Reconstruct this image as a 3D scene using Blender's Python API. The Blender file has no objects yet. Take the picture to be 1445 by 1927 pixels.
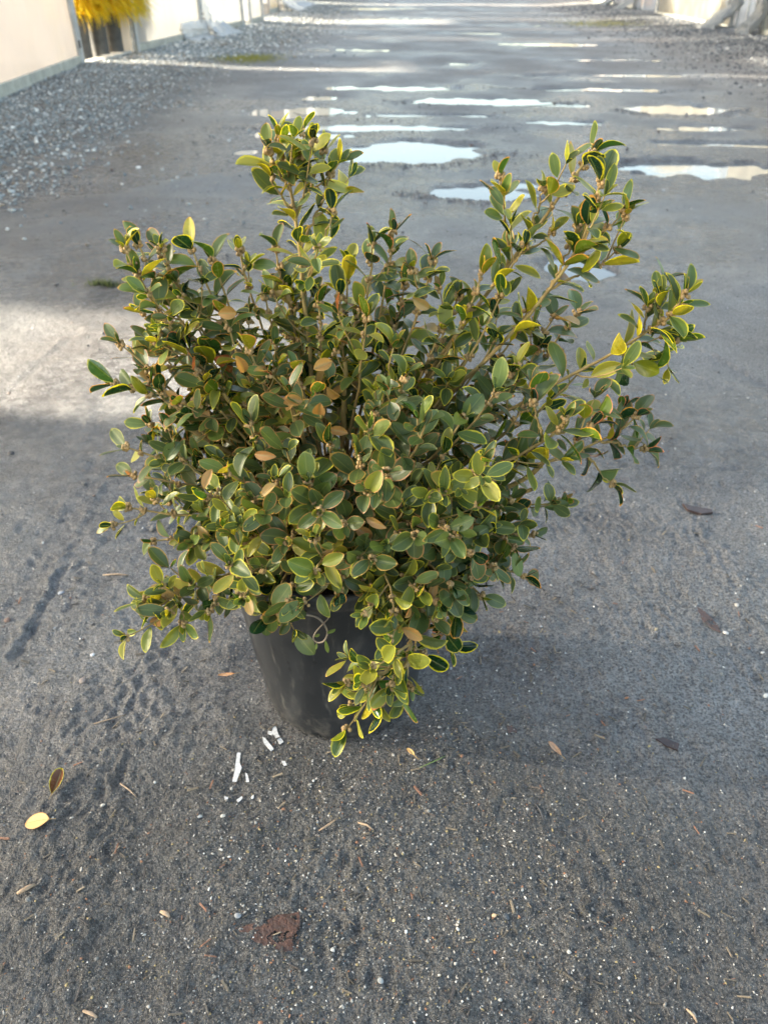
import bpy, math, random
import numpy as np
from math import sin, cos, pi, radians, sqrt, atan2, tan
from mathutils import Vector, Matrix

random.seed(7); rng = np.random.default_rng(7)
S = bpy.context.scene; COL = S.collection
# ------------------------------------------------------------------ camera
CAM_H = 1.1; FPX = 1447.0; PITCH = radians(35.3); YAW = radians(2.36)
cd = bpy.data.cameras.new('camera'); cam = bpy.data.objects.new('camera', cd); COL.objects.link(cam)
cd.sensor_fit = 'VERTICAL'; cd.sensor_height = 24.0; cd.lens = FPX/1927*24.0
cd.clip_start = 0.02; cd.clip_end = 2000
cam.location = (0, 0, CAM_H); cam.rotation_euler = (pi/2-PITCH, 0, YAW)
cd.dof.use_dof = True; cd.dof.focus_distance = 1.02; cd.dof.aperture_fstop = 4.2
S.camera = cam
# ------------------------------------------------------------------ sky, sun, exposure
SUN_EL = radians(18); SUN_AZ = radians(86)      # azimuth: degrees to the left of the road (+Y)
W = bpy.data.worlds.new('World'); S.world = W; W.use_nodes = True
nt = W.node_tree; bg = nt.nodes['Background']; sk = nt.nodes.new('ShaderNodeTexSky')
sk.sky_type = 'NISHITA'; sk.sun_disc = False; sk.sun_elevation = SUN_EL; sk.sun_rotation = -SUN_AZ
sk.air_density = 1.0; sk.dust_density = 2.5; sk.ozone_density = 1.2
hs = nt.nodes.new('ShaderNodeHueSaturation'); hs.inputs['Saturation'].default_value = .85   # thin high cloud whitens the sky
wm = nt.nodes.new('ShaderNodeMix'); wm.data_type = 'RGBA'; wm.blend_type = 'MULTIPLY'; wm.inputs[0].default_value = 1; wm.inputs[7].default_value = (1.03, 1.0, .90, 1)
nt.links.new(sk.outputs[0], hs.inputs['Color']); nt.links.new(hs.outputs[0], wm.inputs[6]); nt.links.new(wm.outputs[2], bg.inputs[0]); bg.inputs[1].default_value = 0.095
sd = Vector((-sin(SUN_AZ)*cos(SUN_EL), cos(SUN_AZ)*cos(SUN_EL), sin(SUN_EL)))
sl = bpy.data.lights.new('sun', 'SUN'); sl.energy = 5.0; sl.angle = radians(2.0); sl.color = (1, .9, .73)
so = bpy.data.objects.new('sun', sl); COL.objects.link(so); so.location = (-6, 0, 8)
so.rotation_euler = sd.to_track_quat('Z', 'Y').to_euler()
S.view_settings.view_transform = 'Standard'; S.view_settings.look = 'None'
S.view_settings.exposure = 3.18; S.view_settings.gamma = 1
S.cycles.max_bounces = 10; S.cycles.transparent_max_bounces = 16; S.cycles.caustics_reflective = False

# ------------------------------------------------------------------ helpers
def ray(u, v):                                   # direction from the camera through a photo pixel
    M = Matrix.Rotation(YAW, 3, 'Z') @ Matrix.Rotation(pi/2-PITCH, 3, 'X')
    return M @ Vector(((u-722.5)/FPX, (963.5-v)/FPX, -1))
def G(u, v, z=0.0):                              # point where that ray meets the height z
    d = ray(u, v); t = (z-CAM_H)/d.z; return Vector((d.x*t, d.y*t, z))
def atY(u, v, Y):                                # point where it meets the vertical plane y = Y
    d = ray(u, v); t = Y/d.y; return Vector((d.x*t, Y, CAM_H+d.z*t))

def tag(o, label=None, cat=None, group=None, kind=None):
    if label: o['label'] = label
    if cat: o['category'] = cat
    if group: o['group'] = group
    if kind: o['kind'] = kind
    return o
def empty(name, loc=(0, 0, 0), rz=0):
    o = bpy.data.objects.new(name, None); COL.objects.link(o); o.location = loc; o.rotation_euler = (0, 0, rz)
    o.empty_display_size = .1
    return o
def raw(name, V, F, mat, parent=None, smooth=True, cols=None, loc=None):
    """V (n,3) array, F (m,k) array of equal-sized faces, cols dict name->(n,4)"""
    V = np.asarray(V, dtype=np.float32); F = np.asarray(F, dtype=np.int32)
    me = bpy.data.meshes.new(name); m, k = F.shape
    me.vertices.add(len(V)); me.vertices.foreach_set('co', V.ravel())
    me.loops.add(m*k); me.loops.foreach_set('vertex_index', F.ravel())
    me.polygons.add(m); me.polygons.foreach_set('loop_start', np.arange(0, m*k, k, dtype=np.int32))
    me.polygons.foreach_set('use_smooth', np.full(m, smooth))
    if cols:
        for n, c in cols.items():
            a = me.color_attributes.new(n, 'FLOAT_COLOR', 'POINT')
            a.data.foreach_set('color', np.asarray(c, dtype=np.float32).ravel())
    me.update(calc_edges=True); me.validate()
    if mat: me.materials.append(mat)
    o = bpy.data.objects.new(name, me); COL.objects.link(o)
    if parent: o.parent = parent
    if loc is not None: o.location = loc
    return o
def poly(name, V, F, mat, parent=None, smooth=False, loc=None):
    me = bpy.data.meshes.new(name); me.from_pydata([tuple(v) for v in V], [], F)
    me.polygons.foreach_set('use_smooth', [smooth]*len(F)); me.update()
    if mat: me.materials.append(mat)
    o = bpy.data.objects.new(name, me); COL.objects.link(o)
    if parent: o.parent = parent
    if loc is not None: o.location = loc
    return o
def box_vf(c, s, V, F, rz=0, tilt=0):
    b = len(V); cx, cy, cz = c; sx, sy, sz = [q/2 for q in s]
    for dx, dy, dz in ((-1,-1,-1),(1,-1,-1),(1,1,-1),(-1,1,-1),(-1,-1,1),(1,-1,1),(1,1,1),(-1,1,1)):
        x, y, z = dx*sx, dy*sy, dz*sz
        x2 = x*cos(rz)-y*sin(rz); y2 = x*sin(rz)+y*cos(rz)
        V.append((cx+x2, cy+y2, cz+z))
    for f in ((0,3,2,1),(4,5,6,7),(0,1,5,4),(1,2,6,5),(2,3,7,6),(3,0,4,7)): F.append([b+i for i in f])
def boxes(name, lst, mat, parent=None, bevel=.004):
    V, F = [], []
    for c, s in lst: box_vf(c, s, V, F)
    o = poly(name, V, F, mat, parent)
    if bevel:
        b = o.modifiers.new('bevel', 'BEVEL'); b.width = bevel; b.segments = 2
    return o
def tube_vf(P, R, n, V, F, close=True):
    """tube along the points P (list of Vector) with radii R; appends quads"""
    b = len(V); up = Vector((0.13, 0.21, 1)).normalized(); N = len(P)
    for i in range(N):
        t = (P[min(i+1, N-1)]-P[max(i-1, 0)]).normalized()
        a = t.cross(up)
        if a.length < 1e-3: a = t.cross(Vector((1, 0, 0)))
        a.normalize(); c = t.cross(a)
        for k in range(n):
            th = 2*pi*k/n; V.append(tuple(P[i]+(a*cos(th)+c*sin(th))*R[i]))
    for i in range(N-1):
        for k in range(n):
            F.append([b+i*n+k, b+i*n+(k+1) % n, b+(i+1)*n+(k+1) % n, b+(i+1)*n+k])
def grad(h, x, y):
    a = h*(2*pi); return np.cos(a)*x+np.sin(a)*y
_P = rng.permutation(4096); _G = rng.random(4096)
def perlin(x, y):
    xi = np.floor(x).astype(np.int64); yi = np.floor(y).astype(np.int64); xf = x-xi; yf = y-yi
    def hsh(a, b): return _G[_P[(_P[a & 4095]+b) & 4095]]
    u = xf*xf*xf*(xf*(xf*6-15)+10); v = yf*yf*yf*(yf*(yf*6-15)+10)
    n00 = grad(hsh(xi, yi), xf, yf); n10 = grad(hsh(xi+1, yi), xf-1, yf)
    n01 = grad(hsh(xi, yi+1), xf, yf-1); n11 = grad(hsh(xi+1, yi+1), xf-1, yf-1)
    return ((n00*(1-u)+n10*u)*(1-v)+(n01*(1-u)+n11*u)*v)*1.5
def sstep(a, b, x):
    t = np.clip((x-a)/(b-a), 0, 1); return t*t*(3-2*t)

# ------------------------------------------------------------------ materials
class NT:
    def __init__(s, name):
        s.m = bpy.data.materials.new(name); s.m.use_nodes = True; s.t = s.m.node_tree
        s.b = s.t.nodes['Principled BSDF']; s.out = s.t.nodes['Material Output']
    def n(s, typ, **kw):
        o = s.t.nodes.new('ShaderNode'+typ)
        for k, v in kw.items():
            if k in o.inputs.keys() if isinstance(k, str) and k in o.inputs.keys() else False: o.inputs[k].default_value = v
            else: setattr(o, k, v)
        return o
    def l(s, a, b): s.t.links.new(a, b)
    def co(s):
        if not hasattr(s, '_c'): s._c = s.n('TexCoord')
        return s._c.outputs['Object']
    def map(s, scale, rot=(0, 0, 0), src=None):
        m = s.n('Mapping'); m.inputs['Scale'].default_value = scale; m.inputs['Rotation'].default_value = rot
        s.l(src or s.co(), m.inputs['Vector']); return m.outputs[0]
    def noise(s, scale, detail=4, rough=.55, vec=None, dist=0):
        o = s.n('TexNoise'); o.inputs['Scale'].default_value = scale; o.inputs['Detail'].default_value = detail
        o.inputs['Roughness'].default_value = rough; o.inputs['Distortion'].default_value = dist
        s.l(vec or s.co(), o.inputs['Vector']); return o.outputs['Fac']
    def ramp(s, f, stops):
        r = s.n('ValToRGB'); e = r.color_ramp.elements
        while len(e) < len(stops): e.new(.5)
        for i, (p, c) in enumerate(stops):
            e[i].position = p; e[i].color = tuple(c)+(1,) if len(c) == 3 else c
        s.l(f, r.inputs[0]); return r.outputs[0]
    def rng(s, f, a, b, c, d):
        r = s.n('MapRange'); s.l(f, r.inputs[0])
        for i, v in enumerate((a, b, c, d)): r.inputs[i+1].default_value = v
        return r.outputs[0]
    def mix(s, f, a, b, mode='MIX'):
        m = s.n('Mix'); m.data_type = 'RGBA'; m.blend_type = mode
        for sock, v in ((m.inputs[0], f), (m.inputs[6], a), (m.inputs[7], b)):
            if isinstance(v, (int, float)): sock.default_value = v
            elif isinstance(v, tuple): sock.default_value = v if len(v) == 4 else v+(1,)
            else: s.l(v, sock)
        return m.outputs[2]
    def math(s, op, a, b=0.0):
        m = s.n('Math'); m.operation = op
        for sock, v in ((m.inputs[0], a), (m.inputs[1], b)):
            if isinstance(v, (int, float)): sock.default_value = v
            else: s.l(v, sock)
        return m.outputs[0]
    def bump(s, h, strength=.5, dist=.01, prev=None):
        b = s.n('Bump'); (s.l(strength, b.inputs['Strength']) if not isinstance(strength, (int, float)) else setattr(b.inputs['Strength'], 'default_value', strength)); b.inputs['Distance'].default_value = dist
        s.l(h, b.inputs['Height'])
        if prev is not None: s.l(prev, b.inputs['Normal'])
        return b.outputs[0]
    def attr(s, name):
        a = s.n('Attribute'); a.attribute_name = name; return a
    def set(s, **kw):
        for k, v in kw.items():
            k = k.replace('_', ' ')
            if isinstance(v, (int, float)): s.b.inputs[k].default_value = v
            elif isinstance(v, tuple): s.b.inputs[k].default_value = v if len(v) == 4 else v+(1,)
            else: s.l(v, s.b.inputs[k])

def simple(name, c1, c2, scale=8, rough=.6, bumpd=.002, bscale=60, rough2=None):
    t = NT(name); f = t.noise(scale, 5, .6)
    t.set(Base_Color=t.ramp(f, [(.3, c1), (.7, c2)]), Roughness=t.rng(t.noise(scale*2.3, 3), .3, .7, rough, rough2 or rough*1.2))
    t.set(Normal=t.bump(t.noise(bscale, 4), .5, bumpd)); return t.m

def t_g(t, g): return t.rng(g, 0, 1, .35, 1)
def mud_material():
    t = NT('wet_mud'); at = t.attr('surf'); sep = t.n('SeparateColor'); t.l(at.outputs['Color'], sep.inputs[0])
    wet, gritty, brown = sep.outputs[0], sep.outputs[1], sep.outputs[2]
    n1 = t.noise(3.1, 6, .62, dist=.6); n2 = t.noise(26, 5, .65); n3 = t.noise(210, 3, .6); n4 = t.noise(620, 2, .5)
    base = t.ramp(n1, [(.25, (.175, .174, .17)), (.5, (.26, .257, .25)), (.78, (.35, .345, .33))])
    base = t.mix(t.math('MULTIPLY', brown, t.rng(n2, .3, .65, .35, 1)), base, (.125, .1, .088))
    base = t.mix(t.rng(n3, .44, .6, .0, .75), base, (.035, .036, .038))  # dark flecks: crevice and grit shadows put into the mud colour
    base = t.mix(t.rng(t.noise(95, 4, .7), .52, .66, .0, .5), base, (.30, .29, .27))
    base = t.mix(t.rng(gritty, .1, .9, 0, .9), base, t.mix(1.0, base, (.47, .48, .48), 'MULTIPLY'))
    n5 = t.noise(9, 5, .7); base = t.mix(t.rng(n5, .42, .66, 0, .45), base, t.mix(1.0, base, (1.5, 1.5, 1.52), 'MULTIPLY'))
    fl = t.rng(n4, .59, .66, 0, 1)
    base = t.mix(t.math('MULTIPLY', fl, t.rng(gritty, 0, 1, .25, .85)), base, (.36, .34, .30))
    vo = t.n('TexVoronoi'); vo.inputs['Scale'].default_value = 150; t.l(t.co(), vo.inputs['Vector'])
    chip = t.math('LESS_THAN', vo.outputs['Distance'], .17)
    pick = t.n('SeparateColor'); t.l(vo.outputs['Color'], pick.inputs[0])
    chip = t.math('MULTIPLY', chip, t.math('GREATER_THAN', pick.outputs[0], .72))
    chipc = t.ramp(pick.outputs[1], [(0, (.05, .05, .055)), (.4, (.24, .22, .19)), (.7, (.24, .13, .08)), (1, (.5, .48, .44))])
    base = t.mix(t.math('MULTIPLY', chip, t.rng(gritty, 0, 1, .15, .8)), base, chipc)
    wf = t.math('MULTIPLY', wet, t.rng(n2, .35, .6, .55, 1))
    base = t.mix(wf, base, t.mix(1.0, base, (.70, .71, .74), 'MULTIPLY'))
    ro = t.rng(wf, 0, 1, .6, .14)
    ro = t.math('ADD', ro, t.rng(n3, .35, .65, -.07, .1))
    t.set(Base_Color=base, Roughness=ro, Specular_IOR_Level=.5)
    # ridged, fibrous relief of trampled mud
    v1 = t.map((1, .42, 1), (0, 0, .75)); v2 = t.map((.4, 1, 1), (0, 0, .5))
    r1 = t.math('ABSOLUTE', t.math('SUBTRACT', t.noise(70, 4, .6, v1, 1.2), .5))
    r2 = t.math('ABSOLUTE', t.math('SUBTRACT', t.noise(120, 3, .6, v2, 1.5), .5))
    rel = t.math('ADD', t.math('MULTIPLY', r1, 1.3), r2)
    vb = t.n('TexVoronoi'); vb.inputs['Scale'].default_value = 190; vb.inputs['Randomness'].default_value = 1; t.l(t.co(), vb.inputs['Vector'])
    b = t.bump(rel, .9, .010)
    b = t.bump(t.math('MULTIPLY', vb.outputs['Distance'], -1.0), t_g(t, gritty), .011, b)
    b = t.bump(t.noise(38, 5, .65), .9, .014, b)
    b = t.bump(t.noise(11, 5, .7, dist=.5), .7, .03, b)
    b = t.bump(n3, .95, .008, b)
    b = t.bump(n4, .9, .0035, b)
    t.set(Normal=b); return t.m

def leaf_material():
    t = NT('boxwood_leaf'); ca = t.attr('Col'); ea = t.attr('Edg'); la = t.attr('lf')
    sep = t.n('SeparateColor'); t.l(la.outputs['Color'], sep.inputs[0])
    edge, rib, rnd = sep.outputs
    n = t.noise(90, 4, .6); nf = t.noise(420, 3, .6)
    col = t.mix(t.rng(n, .35, .68, 0, .35), ca.outputs['Color'], t.mix(1.0, ca.outputs['Color'], (1.7, 1.45, 1.1), 'MULTIPLY'))
    # dusty residue on the leaves
    col = t.mix(t.math('MULTIPLY', t.rng(t.noise(55, 5, .7),   .55, .76, 0, .3), t.rng(rnd, .3, 1, 0, .8)), col, (.27, .3, .22))
    col = t.mix(t.math('MULTIPLY', t.rng(rib, .72, .96, 0, .55), 1.0), col, (.24, .27, .07))
    col = t.mix(t.rng(t.noise(260, 2, .5), .66, .72, 0, .55), col, (.16, .11, .03))
    em = t.rng(t.math('ADD', edge, t.rng(n, .3, .7, -.1, .1)), .74, .9, 0, .9)
    col = t.mix(em, col, ea.outputs['Color'])
    geo = t.n('NewGeometry')
    under = t.mix(.5, col, (.11, .14, .035))
    col = t.mix(geo.outputs['Backfacing'], col, under)
    ro = t.math('ADD', t.rng(n, .3, .7, .13, .32), t.math('MULTIPLY', geo.outputs['Backfacing'], .2))
    t.set(Base_Color=col, Roughness=ro, Specular_IOR_Level=.42)
    t.set(Normal=t.bump(t.math('ADD', nf, t.math('MULTIPLY', rib, -.6)), .25, .0012))
    tr = t.n('BsdfTranslucent'); t.l(t.mix(1.0, col, (2.1, 2.0, .8), 'MULTIPLY'), tr.inputs[0])
    ms = t.n('MixShader'); ms.inputs[0].default_value = .18
    t.l(t.b.outputs[0], ms.inputs[1]); t.l(tr.outputs[0], ms.inputs[2]); t.l(ms.outputs[0], t.out.inputs[0])
    return t.m

def film_material(name, col, transp, transl, rough=.45, wr=9, dirt=.25, tf=1.0):
    t = NT(name)
    d = t.noise(1.4, 5, .6); c = t.mix(t.rng(d, .45, .75, 0, dirt), col, (.5, .47, .38))
    t.set(Base_Color=c, Roughness=rough)
    bm = t.bump(t.noise(wr, 3, .5, t.map((1, 1, .25))), .5, .03); t.set(Normal=bm)
    tl = t.n('BsdfTranslucent'); t.l(t.mix(1.0, c, (tf, tf, tf), 'MULTIPLY'), tl.inputs[0])
    m1 = t.n('MixShader'); m1.inputs[0].default_value = transl; t.l(t.b.outputs[0], m1.inputs[1]); t.l(tl.outputs[0], m1.inputs[2])
    tp = t.n('BsdfTransparent'); m2 = t.n('MixShader'); m2.inputs[0].default_value = transp
    t.l(m1.outputs[0], m2.inputs[1]); t.l(tp.outputs[0], m2.inputs[2]); t.l(m2.outputs[0], t.out.inputs[0]); return t.m

def water_material():
    t = NT('puddle_water')
    t.set(Base_Color=(.12, .125, .12), Roughness=.04, IOR=1.33, Specular_IOR_Level=.9)
    t.set(Normal=t.bump(t.noise(14, 3), .12, .004)); return t.m
def attr_material(name, rough=.7, gloss=None, bscale=300, bd=.001):
    t = NT(name); a = t.attr('Col'); n = t.noise(bscale*.4, 4, .6)
    t.set(Base_Color=t.mix(t.rng(n, .3, .7, 0, .5), a.outputs['Color'], t.mix(1.0, a.outputs['Color'], (.55, .55, .55), 'MULTIPLY')), Roughness=rough)
    t.set(Normal=t.bump(t.noise(bscale, 3), .6, bd)); return t.m
def gold_material():
    t = NT('golden_foliage'); a = t.attr('Col'); t.set(Base_Color=a.outputs['Color'], Roughness=.5)
    tr = t.n('BsdfTranslucent'); t.l(a.outputs['Color'], tr.inputs[0]); ms = t.n('MixShader'); ms.inputs[0].default_value = .6
    t.l(t.b.outputs[0], ms.inputs[1]); t.l(tr.outputs[0], ms.inputs[2]); t.l(ms.outputs[0], t.out.inputs[0]); return t.m
def pot_material():
    t = NT('black_plastic'); n = t.noise(9, 7, .7, t.map((1, 1, .5)), .8); s = t.noise(60, 4, .7, t.map((1, 1, .15), (.3, .4, 0)))
    dots = t.n('TexVoronoi'); dots.inputs['Scale'].default_value = 46; t.l(t.map((1, 1, .8)), dots.inputs['Vector'])
    dp = t.n('SeparateColor'); t.l(dots.outputs['Color'], dp.inputs[0])
    dd = t.math('MULTIPLY', t.math('LESS_THAN', dots.outputs['Distance'], .16), t.math('GREATER_THAN', dp.outputs[0], .8))
    c = t.ramp(n, [(.3, (.010, .0115, .014)), (.55, (.022, .024, .027)), (.75, (.075, .074, .07))])
    c = t.mix(t.rng(s, .56, .72, 0, .5), c, (.14, .135, .12)); z_ = t.n('SeparateXYZ'); t.l(t.co(), z_.inputs[0]); c = t.mix(t.math('MULTIPLY', t.rng(z_.outputs[2], .0, .09, 1, 0), t.rng(t.noise(60, 4, .8), .48, .62, 0, .7)), c, (.12, .11, .095)); c = t.mix(t.math('MULTIPLY', dd, .8), c, (.006, .006, .008))
    t.set(Base_Color=c, Roughness=t.rng(n, .3, .7, .3, .5), Specular_IOR_Level=.45)
    b = t.bump(t.noise(7, 3, .5, t.map((1, 1, .4))), .5, .008); b = t.bump(s, .25, .001, b); t.set(Normal=b); return t.m

M = dict(
    mud=mud_material(), leaf=leaf_material(), water=water_material(), pot=pot_material(),
    film=film_material('milky_poly_film', (.56, .52, .50), .10, .62, tf=.34),
    roof=film_material('clear_roof_film', (.8, .8, .8), .68, .3),
    thin=film_material('thin_poly_film', (.93, .89, .83), .15, .72),
    whitefilm=film_material('white_poly_film', (.62, .63, .62), .10, .62, tf=.42), sheet=film_material('loose_white_sheet', (.75, .77, .78), .2, .4, .3, 40),
    milkroof=film_material('milky_roof_film', (.85, .84, .82), .26, .6),
    drape=film_material('crumpled_plastic', (.34, .36, .37), .3, .4, .3, 40, tf=.6),
    cream=film_material('yellowed_poly_film', (.19, .17, .125), .2, .45, .4, 12, .4, tf=.8),
    grit=attr_material('grit', .75), wetstone=attr_material('wet_chip', .22, bscale=90, bd=.002), stone=attr_material('crushed_stone', .7, bscale=90, bd=.003),
    post=simple('weathered_post', (.30, .31, .31), (.46, .46, .44), 12, .6),
    wood=simple('grey_board', (.26, .26, .22), (.42, .41, .35), 9, .75),
    dark=simple('dark_post_paint', (.03, .03, .035), (.06, .06, .065), 12, .5),
    soil=simple('potting_soil', (.015, .011, .008), (.05, .035, .022), 60, .95, .006, 120),
    bark=simple('boxwood_bark', (.20, .13, .04), (.36, .26, .09), 70, .65, .0008, 300),
    bud=simple('tan_buds', (.20, .12, .045), (.40, .27, .11), 160, .6, .0005, 500),
    potgrey=simple('dusty_pot', (.045, .047, .05), (.12, .12, .115), 6, .6),
    gold=gold_material(), white=simple('white_chip_paint', (.34, .34, .33), (.66, .66, .65), 260, .5, .0006, 300),
    litter=attr_material('dry_leaf', .45, bscale=700, bd=.0008),
    red=simple('red_plastic', (.6, .06, .03), (.7, .1, .05), 10, .4), vine=simple('vine_stem', (.2, .16, .12), (.32, .26, .2), 90, .5, .0004, 300),
    brownwood=simple('brown_timber', (.12, .07, .04), (.25, .16, .1), 14, .8), conc=simple('concrete_sill', (.3, .29, .26), (.42, .4, .36), 20, .8, .004, 80),
)

# ------------------------------------------------------------------ ground
PUD = [(785,286,120,20,1),(905,362,105,13,.8),(715,240,185,5,.7),(905,189,115,6,.8),(735,165,135,3.5,.8),(600,207,35,6,.6),(600,183,30,3,.8),
       (465,284,22,4,.8),(1275,205,88,7,1),(1340,271,130,5,.6),(1310,318,165,15,.42),(1050,83,110,2.2,.9),(1115,112,115,2.2,.9),(868,119,28,2.5,1),
       (1120,167,120,3,.8),(1020,145,50,2,.7),(1000,48,60,1.5,.8),(760,36,110,1.5,.6),(700,16,120,1.3,.6),(1085,505,70,22,.45),(880,62,70,1.6,.6),
       (560,252,110,6,.45),(560,210,90,8,.4),(1000,196,90,4,.5),(600,93,130,2.2,.45),(1180,140,120,2.5,.45),(690,300,60,6,.4),(980,345,60,6,.4),(1330,240,100,4,.4),(820,215,120,3,.5),(1060,228,70,3,.4)]
PW = []
for (u, v, du, dv, dp) in PUD:
    c = G(u, v); a = G(u-du, v); b = G(u+du, v); n_ = G(u, v+dv); f_ = G(u, v-dv)
    PW.append((c.x, (n_.y+f_.y)/2, (b.x-a.x)/2, (f_.y-n_.y)/2, dp))
def axis(lo, hi, step, g, back=None, gb=1.1, inner=None):
    a = list(np.arange(lo, inner if inner else hi, step)); d = step
    while a[-1] < hi: d *= g; a.append(a[-1]+d)
    return a
xp = axis(0, 450, .0035, 1.0235, inner=.72)
xs = np.array([-q for q in xp[:0:-1]]+xp)
yp = axis(.33, 450, .0032, 1.0142, inner=1.5); d = .0032; yb = [.3]
while yb[-1] > -60: d *= 1.12; yb.append(yb[-1]-d)
ys = np.array(yb[:0:-1]+yp)
X, Y = np.meshgrid(xs, ys); DX = np.gradient(xs)[None, :]; DY = np.gradient(ys)[:, None]; SP = np.maximum(DX, DY)
H = np.zeros_like(X)
for wl, am in ((3.1, .010), (1.1, .007), (.42, .0055), (.17, .0034), (.08, .0022), (.038, .0020), (.019, .0020), (.010, .0018), (.0065, .0012)):
    fade = sstep(.7, .25, SP/wl)*np.ones_like(X)
    far = 1+.9*sstep(2.5, 7, Y)
    H += am*far*perlin(X/wl+wl*31, Y/wl+wl*17)*fade
# pressed clods: a ridged octave gives soft scalloped lumps
rg = 1-np.abs(perlin(X/.06+9, Y/.11+3))*2; H += .0016*rg*sstep(.02, .008, SP)
rg = 1-np.abs(perlin(X/.024+5, Y/.034+1))*2; H += .0025*rg*sstep(.012, .005, SP)*(.5+np.clip(perlin(X/.2, Y/.2)*2, -.5, 1))
rg = 1-np.abs(perlin(X/.3+2, Y/.22+8))*2; H += .006*rg*sstep(.1, .04, SP)
# ruts left by tyres, running diagonally on the left
for (u1, v1, u2, v2, am, wd) in ((0, 1150, 150, 920, .002, .010), (90, 1110, 205, 900, .0018, .008), (-20, 1060, 60, 960, .002, .010), (0, 745, 120, 640, .003, .012),
                                  (1290, 640, 1445, 720, .004, .012), (20, 1230, 110, 1080, .005, .009), (1250, 180, 1445, 230, .02, .06)):
    p = G(u1, v1); q = G(u2, v2); L = (q-p).length; tx, ty = (q.x-p.x)/L, (q.y-p.y)/L
    s_ = (X-p.x)*tx+(Y-p.y)*ty; r_ = (X-p.x)*ty-(Y-p.y)*tx+.006*perlin(s_*25, s_*0+1)
    m_ = sstep(-.05, .02, s_)*sstep(L+.05, L-.02, s_)
    H += am*m_*(np.exp(-(r_/wd)**2)-.8*np.exp(-((r_-1.8*wd)/(wd*1.2))**2))
berm = sstep(-2.3, -4.2, X)*sstep(3, 6, Y)*.05 + sstep(3.8, 6.5, X)*sstep(8, 14, Y)*.07; H += berm
wetn = perlin(X*.9+4, Y*.9)+.5*perlin(X*2.7, Y*2.7+5)
WET = .52+.9*wetn + .35*sstep(1.0, 2.4, Y)+.25*sstep(3.5, 6, Y)*sstep(4.5, 2, np.abs(X-1)) + .25*sstep(-.6, -1.4, X)*sstep(1.2, 1.8, Y)*sstep(4.2, 3.4, Y)
H = np.maximum(H, -.006+.15*H)
dipall = np.zeros_like(X)
for (cx, cy, rx, ry, dp) in PW:
    dd = np.sqrt(((X-cx)/rx)**2+((Y-cy)/ry)**2)+.26*perlin(X*2.2/max(.4, ry)+cx, Y*2.2/max(.4, ry)+cy)+.16*perlin(X*6+cx, Y*8+cy)+(1-dp)*.55*perlin(X*7+cy, Y*9)
    dip = sstep(1.22, .78, dd); H = H*(1-dip*.75)-.024*dip
    H += .003*np.exp(-((dd-1.35)/.22)**2)*min(1, rx)
    WET += .35*np.exp(-np.clip(dd-.9, 0, 9)/.5); dipall = np.maximum(dipall, dip)
potc = G(632, 1395); PR0, PR1, PH = .141, .178, .37
PX, PY = potc.x, potc.y+PR0
pd = np.sqrt((X-PX)**2+(Y-PY)**2); flat = sstep(.24, .16, pd); H = H*(1-flat)-.002*flat
GRT = .75*sstep(.95, .6, Y)*sstep(1.6, .2, X)+sstep(.55, .1, np.sqrt((X+.05)**2+((Y-.58)/1.0)**2))*.9+.12+sstep(-1.8, -3, X)*.6
GRT = np.clip(GRT, 0, 1)
BRN = np.clip(.25+.9*perlin(X*1.3+8, Y*1.3)+.5*sstep(.7, 1.5, X)*sstep(3, 1, Y)+.5*sstep(3.5, 6, Y)*sstep(0, 2, X), 0, 1)
WET = np.clip(WET-.3*GRT-.95*sstep(5, 12, Y)*(1-dipall), 0, 1)
ny, nx = X.shape; idx = np.arange(nx*ny).reshape(ny, nx)
Fq = np.stack([idx[:-1, :-1], idx[:-1, 1:], idx[1:, 1:], idx[1:, :-1]], -1).reshape(-1, 4)
gr = raw('ground', np.stack([X, Y, H], -1).reshape(-1, 3), Fq, M['mud'],
         cols={'surf': np.stack([WET, GRT, BRN, np.ones_like(X)], -1).reshape(-1, 4)})
tag(gr, kind='structure')
def gz(x, y):
    x = np.atleast_1d(x); y = np.atleast_1d(y)
    i = np.clip(np.searchsorted(xs, x)-1, 0, nx-2); j = np.clip(np.searchsorted(ys, y)-1, 0, ny-2)
    a = (x-xs[i])/(xs[i+1]-xs[i]); b = (y-ys[j])/(ys[j+1]-ys[j])
    return (H[j, i]*(1-a)+H[j, i+1]*a)*(1-b)+(H[j+1, i]*(1-a)+H[j+1, i+1]*a)*b
for i_, (cx, cy, rx, ry, dp) in enumerate(PW):
    n = 48; zw = -.0100-.00022*i_; V = [(cx, cy, zw)]+[(cx+rx*1.35*cos(2*pi*k/n), cy+ry*1.35*sin(2*pi*k/n), zw) for k in range(n)]
    tag(poly('puddle', V, [[0, 1+k, 1+(k+1) % n] for k in range(n)], M['water']), kind='structure')

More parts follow.
